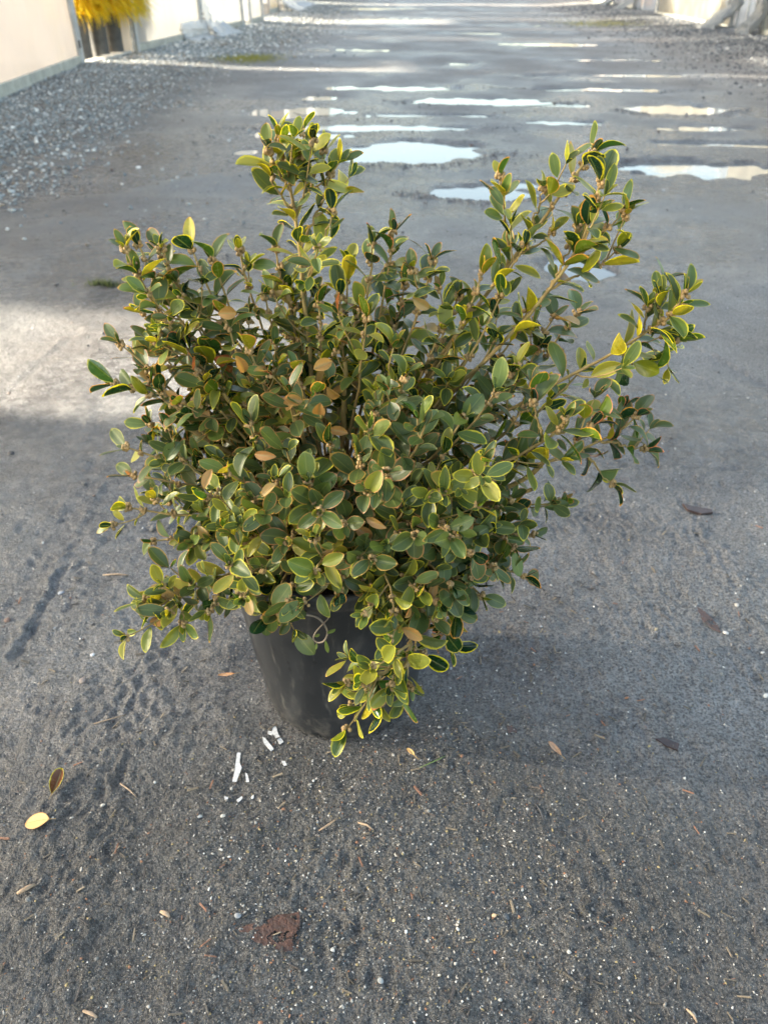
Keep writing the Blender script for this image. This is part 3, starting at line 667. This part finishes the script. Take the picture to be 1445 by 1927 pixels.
def ico():
    global ICO
    if ICO is None:
        import bmesh
        bm = bmesh.new(); bmesh.ops.create_icosphere(bm, subdivisions=1, radius=1); bm.verts.ensure_lookup_table()
        ICO = (np.array([v.co[:] for v in bm.verts]), np.array([[v.index for v in f.verts] for f in bm.faces])); bm.free()
    return ICO
def buds_at(B, p, d, n, r=.0028, sp=.005):
    for i in range(n):
        v = Vector((R.gauss(0, 1), R.gauss(0, 1), R.gauss(0, 1))).normalized(); B.append((tuple(p+v*sp*R.uniform(.6, 1.25)+d*.002-O), r*R.uniform(.75, 1.2)))
def bud_mesh(B, parent):
    bv, bf = ico(); n = len(B); P = np.array([b[0] for b in B]); r = np.array([b[1] for b in B])[:, None, None]
    V = (P[:, None]+bv[None]*r*np.array([1, 1, 1.2])).reshape(-1, 3); F = (bf[None]+(np.arange(n)*len(bv))[:, None, None]).reshape(-1, 3)
    return raw('flower_buds', V, F, M['bud'], parent)

SH = {}
def shoot(key, u, v, dy, tone='m', parent=None, fr=.6, dens=1.0, tw=4, end=None, mid=None, size=.037, bud=1, bare=.38, rad=.0034, sub=True):
    """one main shoot from the root crown (or from a parent shoot) to the tip seen at photo pixel u, v at depth PY+dy"""
    if v > 1040: dy -= .035
    if u < 262: u += 22
    if u > 1225: u -= 22
    size *= 1.15
    T = atY(u, v, PY+dy); base = O+Vector((R.gauss(0, .018), R.gauss(0, .018), .32))
    if parent is not None: base = bez(SH[parent], fr); pd_ = bezd(SH[parent], fr)
    L = (T-base).length; dr = (T-base).normalized(); hor = Vector((dr.x, dr.y, 0))
    if end is None: ed = (dr*.75+Vector((0, 0, .55))).normalized()
    else: ed = Vector(end).normalized()
    if parent is None: sdv = (Vector((0, 0, 1.0))*.8+dr*.9).normalized()
    else: sdv = (pd_*.6+dr*.8).normalized()
    p1 = base+sdv*L*.33; p2 = T-ed*L*.33
    if mid: p2 = atY(*mid, PY+dy*.8)
    P = (base, p1, p2, T); SH[key] = P
    Lc = sum((bez(P, (i+1)/20)-bez(P, i/20)).length for i in range(20))
    V, F = [], []; ns = 16; r0 = rad if parent is None else rad*.62
    jig = [Vector((R.gauss(0, .0012), R.gauss(0, .0012), R.gauss(0, .0012))) for _ in range(ns+1)]
    tube_vf([bez(P, i/ns)+(jig[i] if 0 < i < ns else Vector())-O for i in range(ns+1)], [r0*(1-.68*i/ns)+.0003*(i % 2) for i in range(ns+1)], 7, V, F)
    leaves, B = [], []
    b0 = bare+.07 if parent is None else .18
    sp = .0222/dens
    nodes = add_leaves(leaves, P, b0, 1.0, Lc, sp, size, tone)
    m = len(nodes)
    for i, (p, d) in enumerate(nodes):
        f = i/max(1, m-1)
        if bud and f > .55 and R.random() < .4+.4*f: buds_at(B, p, d, R.randint(4, 9))
    if bud: buds_at(B, T, ed, 9)
    for k in range(tw):
        t = R.uniform(b0*.8, .93); p = bez(P, t); d = bezd(P, t); th = R.uniform(0, 2*pi); a = d.cross(Vector((.3, .1, 1))).normalized(); b = d.cross(a)
        out = (a*cos(th)+b*sin(th)); q = (d*.65+out*.75+Vector((0, 0, .35))).normalized(); l = R.uniform(.04, .10)*(1.15-.5*t)
        e = p+q*l; PP = (p, p+(d*.3+out*.6).normalized()*l*.35, e-(q+Vector((0, 0, .3))).normalized()*l*.3, e)
        tube_vf([bez(PP, i/6)-O for i in range(7)], [.0013*(1-.4*i/6) for i in range(7)], 5, V, F)
        add_leaves(leaves, PP, .3, 1.0, l, .0175/dens, size*R.uniform(.75, .98), tone)
        if bud and R.random() < .6: buds_at(B, e, q, R.randint(5, 9))
    br = poly('branch', V, F, M['bark'], shrub, True)
    leaf_mesh('foliage', leaves, M['leaf'], br)
    if B: bud_mesh(B, br)

# tall shoots on top
shoot('A', 527, 262, .02, 'o', tw=5, mid=(575, 440), dens=1.4, bare=.42, size=.034, rad=.0045)
shoot('A1', 506, 285, .0, 'o', 'A', .84, tw=0, size=.033, dens=1.3); shoot('A2', 608, 285, .03, 'o', 'A', .78, tw=2, size=.033, dens=1.3)
shoot('A3', 512, 335, .0, 'y', 'A', .78, tw=1, size=.032); shoot('A4', 622, 330, .02, 'y', 'A', .7, tw=2, size=.033); shoot('A5', 625, 400, .0, 'y', 'A', .62, tw=1, size=.033)
shoot('B', 1112, 290, .03, 'o', tw=0, mid=(985, 470), dens=.9, bare=.55, size=.036, rad=.0045)
shoot('B1', 940, 335, .0, 'o', 'B', .70, tw=1, size=.031, end=(-.1, 0, 1)); shoot('B2', 1022, 355, .03, 'o', 'B', .76, tw=1, size=.032)
shoot('B3', 985, 465, 0, 'y', 'B', .66, tw=1, size=.033); shoot('B4', 1035, 440, .02, 'y', 'B', .72, tw=0, size=.03)
shoot('C', 1128, 345, -.01, 'o', tw=1, mid=(1095, 600), dens=1.0, bare=.5, size=.040, rad=.0045)
shoot('C1', 1170, 395, .0, 'o', 'C', .8, tw=1, size=.034); shoot('C2', 1160, 470, .01, 'o', 'C', .74, tw=1, size=.036); shoot('C3', 1085, 430, .0, 'o', 'C', .74, tw=0, size=.034)
shoot('D', 1300, 578, -.04, 'y', tw=3, mid=(1150, 700), bare=.6, size=.038, end=(.8, 0, .6), rad=.0038)
shoot('D1', 1240, 580, -.03, 'y', 'D', .86, tw=1, size=.037, end=(0, 0, 1)); shoot('D2', 1205, 690, -.03, 'd', 'D', .8, tw=0, size=.037, end=(.8, 0, .2)); shoot('D3', 1290, 640, -.04, 'y', 'D', .9, tw=1, size=.034); shoot('D4', 1262, 560, -.03, 'y', 'D', .92, tw=0, size=.037, end=(0, 0, 1)); shoot('D5', 1310, 555, -.05, 'y', 'D', .94, tw=0, size=.034, end=(.4, 0, 1))
shoot('E', 1062, 790, -.12, 'y', tw=2, mid=(1010, 890), bare=.62, size=.036, rad=.004)
shoot('E1', 1110, 800, -.11, 'p', 'E', .9, tw=1); shoot('E2', 1005, 760, -.1, 'p', 'E', .85, tw=1)
shoot('F', 1195, 785, -.04, 'p', tw=2, mid=(1100, 900), bare=.66, size=.037, end=(.5, 0, .7))
shoot('F1', 1232, 845, -.04, 'p', 'F', .85, tw=1, size=.036, end=(1, 0, .1)); shoot('F2', 1150, 910, -.05, 'd', 'F', .78, tw=0, end=(.9, 0, -.5))
# upper rim
for i, (u, v, dy, tn) in enumerate(((740, 440, .06, 'p'), (700, 462, .05, 'm'), (812, 492, .02, 'm'), (905, 520, .0, 'y'), (990, 590, .03, 'm'), (655, 500, .07, 'o'), (520, 470, .04, 'm'), (570, 505, .08, 'm'),
        (215, 470, -.02, 'o'), (262, 462, -.01, 'm'), (305, 470, .0, 'm'), (362, 470, .0, 'm'), (402, 492, .0, 'm'), (452, 475, .05, 'o'), (240, 520, -.02, 'y'),
        (862, 560, .02, 'y'), (940, 560, .0, 'y'), (690, 600, -.04, 'y'), (600, 575, .0, 'y'), (500, 560, .02, 'm'), (350, 560, .0, 'm'), (420, 590, -.03, 'p'), (640, 560, .02, 'o'), (760, 540, .04, 'm'), (545, 545, .05, 'o'), (1040, 600, .04, 'd'), (1085, 590, .06, 'd'))):
    shoot('r%d' % i, u, v, dy, tn, tw=2, bare=.48)
# left flank
for i, (u, v, dy, tn, en) in enumerate(((208, 650, -.02, 'p', (-.6, 0, .7)), (200, 722, -.05, 'd', (-1, 0, .35)), (218, 842, -.06, 'd', (-1, 0, .4)), (248, 590, .02, 'p', (-.4, 0, .8)), (222, 955, -.08, 'y', (-1, 0, .2)),
        (232, 895, -.04, 'd', (-1, 0, .2)), (292, 1018, -.1, 'd', (-1, -.3, .0)), (345, 1015, -.1, 'm', (-.7, -.6, .2)), (292, 640, .0, 'p', None), (310, 740, -.04, 'd', None), (330, 850, -.08, 'd', None),
        (370, 700, -.04, 'p', None), (285, 800, .02, 'd', None), (300, 930, .0, 'd', None), (270, 700, .06, 'd', None), (385, 780, .05, 'd', None), (340, 640, .08, 'm', None))):
    shoot('l%d' % i, u, v, dy, tn, tw=3, end=en, bare=.45, dens=1.0, size=.034)
# low left arm
shoot('K', 275, 1125, -.17, 'y', tw=1, mid=(420, 1115), end=(-1, 0, .25), bare=.5, size=.037, bud=1)
shoot('K1', 322, 1150, -.20, 'y', 'K', .82, tw=2, end=(-.3, -.8, .3), size=.036); shoot('K2', 362, 1100, -.17, 'm', 'K', .75, tw=1, size=.034); shoot('K3', 345, 1172, -.2, 'y', 'K', .85, tw=0, end=(0, -1, -.4))
# front face
for i, (u, v, dy, tn, en) in enumerate(((435, 1065, -.2, 'y', (0, -.4, 1)), (430, 990, -.17, 'y', (-.5, -.6, .5)), (500, 1160, -.17, 'd', (-.2, -.8, -.4)), (595, 1075, -.22, 'y', (-.1, -.9, .3)), (640, 1110, -.19, 'd', (0, -.9, -.4)),
        (545, 1130, -.2, 'm', (-.1, -.9, -.4)), (700, 1130, -.19, 'm', (.1, -.8, -.5)), (455, 1120, -.18, 'd', (-.5, -.6, -.2)),
        (742, 1150, -.22, 'y', (.1, -.8, -.4)), (788, 1110, -.2, 'o', (.3, -.8, .3)), (880, 1090, -.13, 'd', (.5, -.4, .2)), (860, 1150, -.14, 'd', (.3, -.5, -.7)), (985, 1085, -.08, 'd', (.9, 0, -.2)),
        (945, 1040, -.06, 'd', None), (1000, 1005, -.04, 'd', (.9, 0, .1)), (960, 940, -.08, 'd', None), (1050, 945, -.03, 'd', (.9, -.2, .3)), (908, 870, -.19, 'y', (.3, -.6, .8)), (835, 925, -.2, 'y', (0, -.8, .5)),
        (728, 890, -.2, 'p', (0, -.7, .7)), (845, 1010, -.25, 'd', (.1, -1, .2)), (780, 1005, -.22, 'd', (0, -1, .2)), (600, 965, -.22, 'p', (0, -.9, .4)), (650, 985, -.2, 'p', (0, -.9, .3)), (480, 940, -.17, 'p', (-.2, -.6, .8)),
        (430, 890, -.14, 'd', (-.4, -.5, .7)), (392, 935, -.15, 'y', (-.6, -.6, .5)), (540, 1020, -.2, 'p', (-.1, -.9, .3)), (700, 1050, -.2, 'd', (0, -.9, .1)), (520, 905, -.16, 'm', None), (915, 990, -.13, 'd', (.6, -.5, .2)))):
    shoot('f%d' % i, u, v, dy, tn, tw=4, end=en, bare=.42, size=.035)
# hanging arm in front of the pot
shoot('H', 765, 1250, -.25, 'y', tw=2, mid=(820, 1120), end=(-.45, -.4, -1), bare=.5, size=.037)
shoot('H1', 690, 1290, -.30, 'y', 'H', .90, tw=3, end=(-.7, -.7, -.1), size=.037, dens=1.1); shoot('H2', 752, 1310, -.27, 'm', 'H', .92, tw=0, end=(.0, -.4, -1), size=.036); shoot('H3', 655, 1285, -.30, 'y', 'H1', .6, tw=0, end=(-.8, -.5, .2), size=.034)
shoot('J', 822, 1195, -.12, 'd', tw=1, mid=(920, 1050), end=(-.5, -.3, -1), bare=.55, size=.038)
# extra sprays: tip of the hanging arm, right side of the rim, low left arm
for i, (u, v, dy, tn, pr, fr_, en) in enumerate(((700, 1255, -.31, 'y', 'H', .88, (-.3, -.8, .5)), (735, 1290, -.3, 'y', 'H', .95, (-.2, -.9, -.2)), (715, 1322, -.29, 'm', 'H1', .75, (0, -.7, -.8)), (770, 1290, -.26, 'm', 'H', .95, (.5, -.6, -.5)),
        (795, 1230, -.22, 'm', 'H', .8, (.7, -.5, -.3)), (735, 1200, -.25, 'y', 'H', .65, (-.6, -.8, .1)), (815, 1165, -.2, 'm', 'H', .55, (.5, -.7, .2)), (845, 1215, -.12, 'd', 'J', .8, (.5, -.4, -.8)),
        (290, 1150, -.19, 'y', 'K', .86, (-.8, -.4, -.1)), (395, 1150, -.19, 'y', 'K', .6, (-.2, -.8, -.3)))):
    shoot('x%d' % i, u, v, dy, tn, pr, fr_, tw=0, end=en, size=.034)
for i, (u, v, dy) in enumerate(((905, 1120, -.12), (845, 1100, -.17), (925, 1065, -.12), (965, 1030, -.1), (885, 1040, -.18), (820, 1130, -.19))): shoot('z%d' % i, u, v, dy, 'd', tw=2, end=(.5, -.6, -.2), bare=.5, size=.035)
# centre of the crown
for i, (u, v, dy, tn) in enumerate(((760, 715, -.1, 'd'), (830, 620, .0, 'm'), (930, 640, -.0, 'm'), (960, 705, -.03, 'd'), (1010, 660, .03, 'd'), (740, 655, -.05, 'y'), (560, 700, -.06, 'p'), (470, 660, -.06, 'p'),
        (545, 740, -.1, 'p'), (930, 740, -.1, 'd'), (870, 790, -.12, 'd'), (800, 800, -.17, 'd'), (985, 770, -.05, 'd'), (620, 840, -.13, 'd'), (540, 850, -.13, 'd'), (470, 800, -.1, 'd'), (705, 780, -.13, 'd'), (1090, 700, .0, 'y'), (1000, 850, -.08, 'd'),
        (640, 720, .05, 'd'), (600, 640, .1, 'm'),  (900, 620, .12, 'm'), (550, 620, .14, 'm'), (760, 600, .14, 'm'), (400, 860, .05, 'd'), (680, 860, -.16, 'm'), (760, 960, -.19, 'd'), (580, 910, -.17, 'd'))):
    shoot('c%d' % i, u, v, dy, tn, tw=2, bare=.5, size=.034, bud=i % 3 != 2)
# thick old stems that show between the leaves
for (u, v, dy, mid) in ((650, 680, -.02, (648, 800)), (545, 760, -.08, (590, 860)), (420, 740, -.04, (520, 860)), (700, 790, -.12, (670, 840)), (1000, 920, -.08, (920, 960)), (640, 800, 0, (650, 880)), (330, 790, -.03, (480, 880)), (1030, 860, -.1, (960, 950))):
    T = atY(u, v, PY+dy); b = O+Vector((R.gauss(0, .015), R.gauss(0, .015), .32)); m_ = atY(*mid, PY+dy*.7)
    P = (b, b.lerp(m_, .6)+Vector((0, 0, .02)), m_, T); V, F = [], []
    tube_vf([bez(P, i/18)+Vector((R.gauss(0, .001), R.gauss(0, .001), 0))-O for i in range(19)], [.0052*(1-.45*i/18)+(.0006 if i % 4 == 0 else 0) for i in range(19)], 9, V, F)
    poly('old_stem', V, F, M['bark'], shrub, True)
# dry leaves caught in the crown
L_ = []
for (u, v, dy) in ((460, 700, -.12), (480, 855, -.16), (570, 755, -.12), (600, 780, -.13), (625, 680, -.1), (655, 815, -.1), (640, 745, -.08), (775, 560, -.02), (690, 975, -.2), (820, 1095, -.2), (770, 1140, -.24), (560, 745, -.1), (385, 920, -.17), (520, 910, -.18), (665, 1115, -.2), (445, 590, -.05), (890, 985, -.2), (700, 1010, -.2)):
    p = atY(u, v, PY+dy); dd = Vector((R.gauss(0, 1), R.gauss(-.3, .5), R.gauss(0, .7))).normalized(); c = R.choice(DEAD)
    L_.append((tuple(p-O), tuple(dd), (R.gauss(0, .4), -1, .5), R.uniform(.022, .032), R.uniform(.011, .017), .8, R.uniform(-.1, .4), c, c, R.random(), .1))
leaf_mesh('dried_leaves', L_, M['leaf'], shrub)
# little vine curling over the rim of the pot
def pix(u, v, dy): return atY(u, v, PY+dy)
pts = [pix(565, 1156, -.198), pix(592, 1160, -.196), pix(608, 1172, -.194), pix(616, 1190, -.192), pix(610, 1206, -.19), pix(598, 1209, -.188), pix(590, 1202, -.186), pix(594, 1190, -.184), pix(606, 1176, -.182), pix(618, 1163, -.184), pix(622, 1145, -.186)]
sm = []
for i in range(len(pts)-1):
    p0, p1, p2, p3 = pts[max(0, i-1)], pts[i], pts[i+1], pts[min(len(pts)-1, i+2)]
    for k in range(5):
        t = k/5; sm.append(.5*((2*p1)+(p2-p0)*t+(2*p0-5*p1+4*p2-p3)*t*t+(3*p1-p0-3*p2+p3)*t**3)-O)
V, F = [], []; tube_vf(sm, [.0017-.0009*i/len(sm) for i in range(len(sm))], 7, V, F)
vine = poly('vine', V, F, M['vine'], shrub, True)
GL = (.16, .25, .06)
leaf_mesh('vine_leaf', [(tuple(pix(u, v, -.194)-O), tuple(pix(u2, v2, -.2)-pix(u, v, -.194)), (.2, -1, .3), l, w, .3, .1, GL, GL, .2, .1) for (u, v, u2, v2, l, w) in
          ((616, 1192, 642, 1176, .017, .007), (612, 1205, 620, 1240, .024, .006), (596, 1210, 593, 1230, .012, .004), (592, 1198, 612, 1188, .011, .006), (622, 1150, 640, 1136, .013, .007))], M['leaf'], vine)

# ------------------------------------------------------------------ litter lying on the mud
def fallen(u, v, u2, v2, w, col, edge, label, fold=.25, bend=-.15, lift=.003, nrm=(0, 0, 1), col2=None):
    a = G(u, v); b = G(u2, v2); z = max(gz(a.x, a.y)[0], gz(b.x, b.y)[0], gz((a.x+b.x)/2, (a.y+b.y)/2)[0]); L = (b-a).length; loc = Vector((a.x, a.y, z+lift)); d = (b-a)/L
    o = leaf_mesh('fallen_leaf', [((0, 0, 0), tuple(d), nrm, L, w, fold, bend, col, edge, .1, .1)], M['leaf'], None, True); o.location = loc
    V, F = [], []; tube_vf([Vector((0, 0, 0)), -d*.004+Vector((.0, 0, .001)), -d*.010], [.0007, .0006, .0005], 5, V, F); poly('leaf_stalk', V, F, M['bud'], o, True)
    return tag(o, label, 'leaf', 'fallen leaves on the mud')
fallen(98, 1552, 52, 1556, .029, (.72, .47, .2), (.62, .32, .12), 'pale cream orange fallen leaf, nearest the left edge of the picture', fold=.12, bend=.12)
fallen(102, 1503, 126, 1463, .022, (.12, .05, .02), (.5, .42, .04), 'curled brown fallen leaf with a yellow side above the cream one', fold=.9, bend=-.3)
fallen(443, 1275, 412, 1280, .0085, (.62, .33, .16), (.5, .25, .1), 'small orange brown fallen leaf left of the black pot')
fallen(1054, 1430, 1030, 1406, .011, (.42, .26, .17), (.35, .2, .12), 'pinkish brown fallen leaf to the right of the pot', fold=.5)
fallen(780, 1428, 766, 1415, .008, (.75, .5, .2), (.7, .4, .15), 'tiny golden fallen leaf just right in front of the pot', fold=.7)
def shard(name, pts, mat, th, label, cat, group=None, dz=.001, smooth=False, cols=None):
    """flat irregular piece given by its outline in photo pixels, laid on the ground with real thickness"""
    Q = [G(u, v) for u, v in pts]; c = sum(Q, Vector())/len(Q); zz = [gz(q.x, q.y)[0] for q in Q+[c]]; z = .5*max(zz)+.5*sum(zz)/len(zz)+dz; n = len(Q)
    V = [(q.x-c.x, q.y-c.y, 0) for q in Q]+[((q.x-c.x)*.97, (q.y-c.y)*.97, th) for q in Q]
    F = [list(range(n))[::-1], list(range(n, 2*n))]+[[i, (i+1) % n, n+(i+1) % n, n+i] for i in range(n)]
    o = poly(name, V, F, mat, None, smooth, loc=(c.x, c.y, z)); return tag(o, label, cat, group)
WG = 'white plastic shards left of the pot'
for pts, lb in (([(513, 1366), (520, 1367), (524, 1382), (534, 1396), (527, 1401), (518, 1388), (512, 1380)], 'jagged white shard closest to the foot of the pot'),
                ([(494, 1388), (499, 1390), (516, 1411), (510, 1415), (497, 1400)], 'slim slanting white shard just left of the jagged one'),
                ([(505, 1375), (513, 1377), (512, 1384), (504, 1381)], 'tiny white flake above the slim slanting shard'),
                ([(447, 1419), (454, 1419), (452, 1438), (456, 1448), (446, 1474), (438, 1474), (442, 1456), (444, 1440)], 'longest white shard, bent and lying farthest left'),
                ([(462, 1456), (466, 1458), (470, 1473), (464, 1474)], 'small white splinter right of the longest shard'),
                ([(530, 1433), (537, 1433), (540, 1441), (534, 1442)], 'small white flake right of the slim shard'),
                ([(445, 1506), (456, 1499), (457, 1503), (449, 1511)], 'little oval white flake below the longest shard'),
                ([(423, 1501), (431, 1502), (429, 1507), (423, 1506)], 'faint white crumb left of the oval white flake')):
    shard('white_shard', pts, M['white'], .0009, lb, 'shard', WG)
rust = simple('decayed_leaf', (.022, .017, .015), (.075, .035, .024), 70, .45, .003, 180)
t_ = NT('eaten_leaf'); f_ = t_.noise(42, 4, .65)
t_.set(Base_Color=t_.ramp(t_.noise(70, 5, .6), [(.3, (.03, .02, .016)), (.55, (.075, .036, .024)), (.75, (.14, .075, .05))]), Roughness=.4); t_.set(Normal=t_.bump(t_.noise(160, 4), .8, .003))
tp_ = t_.n('BsdfTransparent'); m_ = t_.n('MixShader'); t_.l(t_.rng(f_, .55, .57, 0, 1), m_.inputs[0]); t_.l(t_.b.outputs[0], m_.inputs[1]); t_.l(tp_.outputs[0], m_.inputs[2]); t_.l(m_.outputs[0], t_.out.inputs[0]); rust = t_.m
dk = simple('dark_wet_leaf', (.018, .012, .012), (.05, .03, .026), 90, .4, .0015, 200)
def leafpiece(pts, mat, label, hole=None, th=.0005):
    o = shard('decayed_leaf', pts, mat, th, label, 'leaf', None, .0003); return o
leafpiece([(441, 1752), (470, 1742), (500, 1737), (522, 1724), (548, 1722), (564, 1718), (566, 1740), (562, 1792), (530, 1795), (505, 1786), (480, 1775)], rust, 'large flat reddish brown decayed leaf pressed in the mud, near the bottom')
leafpiece([(1310, 1141), (1322, 1146), (1336, 1160), (1350, 1175), (1356, 1190), (1340, 1183), (1322, 1168), (1314, 1153)], rust, 'rusty strip of decayed leaf on the right by the little stones')
leafpiece([(1282, 950), (1300, 955), (1338, 962), (1340, 967), (1318, 970), (1292, 962)], dk, 'dark curled leaf on the mud right of the shrub', th=.006)
leafpiece([(952, 1372), (972, 1380), (970, 1392), (955, 1386)], rust, 'faint brown leaf scrap right of the pot foot')
leafpiece([(1230, 1398), (1245, 1396), (1275, 1408), (1272, 1420), (1250, 1412)], dk, 'dark flat leaf scrap above the lower right corner', th=.003)
def pebble(u, v, s, col, label, seed):
    bv, bf = rock_base(seed); V = bv*np.array([s, s*.75, s*.5])*.82; p = G(u, v); z = gz(p.x, p.y)[0]
    m = raw('pebble', V, bf, M['stone'], cols={'Col': np.array([tuple(col)+(1,)]*12)}, smooth=False, loc=(p.x, p.y, z+s*.12)); m.rotation_euler = (0, 0, seed*1.3)
    sb = m.modifiers.new('round', 'SUBSURF'); sb.levels = 1; sb.render_levels = 1
    tag(m, label, 'pebble', 'loose pebbles on the mud')
for a in ((1385, 1141, .011, (.42, .38, .33), 'pale wedge shaped pebble above the rusty leaf strip', 1), (1365, 1190, .011, (.5, .47, .43), 'flat pale pebble at the end of the rusty leaf strip', 2), (1234, 1186, .009, (.3, .25, .17), 'small tan pebble to the right of the plant base', 3),
          (952, 1727, .009, (.06, .07, .08), 'dark slate pebble near the bottom, beside the tan crumb', 4), (929, 1725, .0065, (.6, .42, .25), 'tan crumb of stone touching the dark slate pebble', 5), (741, 1733, .005, (.65, .5, .28), 'small golden crumb of stone near the bottom centre', 6),
          (449, 1727, .009, (.24, .25, .26), 'grey pebble beside the large decayed leaf', 7), (160, 1290, .014, (.25, .2, .17), 'brownish pebble on the left, level with the middle of the pot', 8), (16, 1170, .014, (.16, .1, .075), 'reddish brown pebble at the left edge', 9),
          (117, 1120, .011, (.3, .32, .36), 'bluish grey pebble above the reddish one on the left', 10), (1118, 1078, .012, (.2, .18, .16), 'brown grey pebble right of the lower foliage', 11), (330, 1245, .01, (.05, .05, .055), 'dark pebble left of the pot, above the small orange leaf', 12),
          (108, 540, .018, (.04, .04, .045), 'dark pebble at the far edge of the sunlit strip', 13), (716, 1850, .008, (.3, .31, .3), 'grey green pebble at the bottom centre', 14), (1440, 1310, .01, (.6, .58, .52), 'cream pebble at the right edge', 15)):
    pebble(*a)
def twig(u, v, u2, v2, r_, col, label):
    a = G(u, v); b = G(u2, v2); za, zb = gz(a.x, a.y)[0], gz(b.x, b.y)[0]; a.z = za+r_*1.1; b.z = zb+r_*1.1; m_ = a.lerp(b, .5); m_.z = max(gz(m_.x, m_.y)[0], (za+zb)/2)+r_*1.8; m_.x += .002
    V, F = [], []; P = [a, a.lerp(m_, .5), m_, m_.lerp(b, .5), b]; c = P[0].copy(); tube_vf([q-c for q in P], [r_*.7, r_, r_*1.1, r_*.9, r_*.5], 7, V, F); F.append(list(range(7))[::-1]); F.append(list(range(28, 35)))
    V = np.array(V); o = poly('twig', V, F, col, None, True, loc=c); tag(o, label, 'twig', 'twigs and wood chips on the mud')
tg = simple('green_stalk', (.1, .15, .04), (.18, .24, .07), 100, .5)
chipm = simple('wood_chip', (.2, .14, .09), (.38, .28, .19), 120, .8, .001, 400)
for a in ((790, 1449, 838, 1427, .0009, tg, 'thin green stalk in front of the pot to the right'), (36, 1687, 70, 1672, .0032, chipm, 'tan wood chip near the lower left edge'), (304, 1719, 321, 1730, .0030, chipm, 'short pinkish wood chip, lower left of the middle'),
          (228, 1478, 258, 1502, .0013, chipm, 'thin twig below left of the longest white shard'), (160, 1908, 187, 1922, .0022, chipm, 'wood chip at the bottom edge on the left'), (600, 1565, 636, 1545, .0016, chipm, 'brown splinter below the pot, left one'), (674, 1551, 703, 1566, .0016, chipm, 'brown splinter below the pot, right one'),
          (1290, 1900, 1310, 1927, .0018, chipm, 'tan twig at the bottom edge on the right'), (196, 1088, 245, 1090, .0018, chipm, 'brown twig lying on the left beside the low leafy arm'), (180, 1372, 240, 1352, .0012, chipm, 'long thin twig left of the pot foot'), (1005, 1515, 1022, 1550, .0012, M['dark'], 'thin black twig right of the middle')):
    twig(*a)
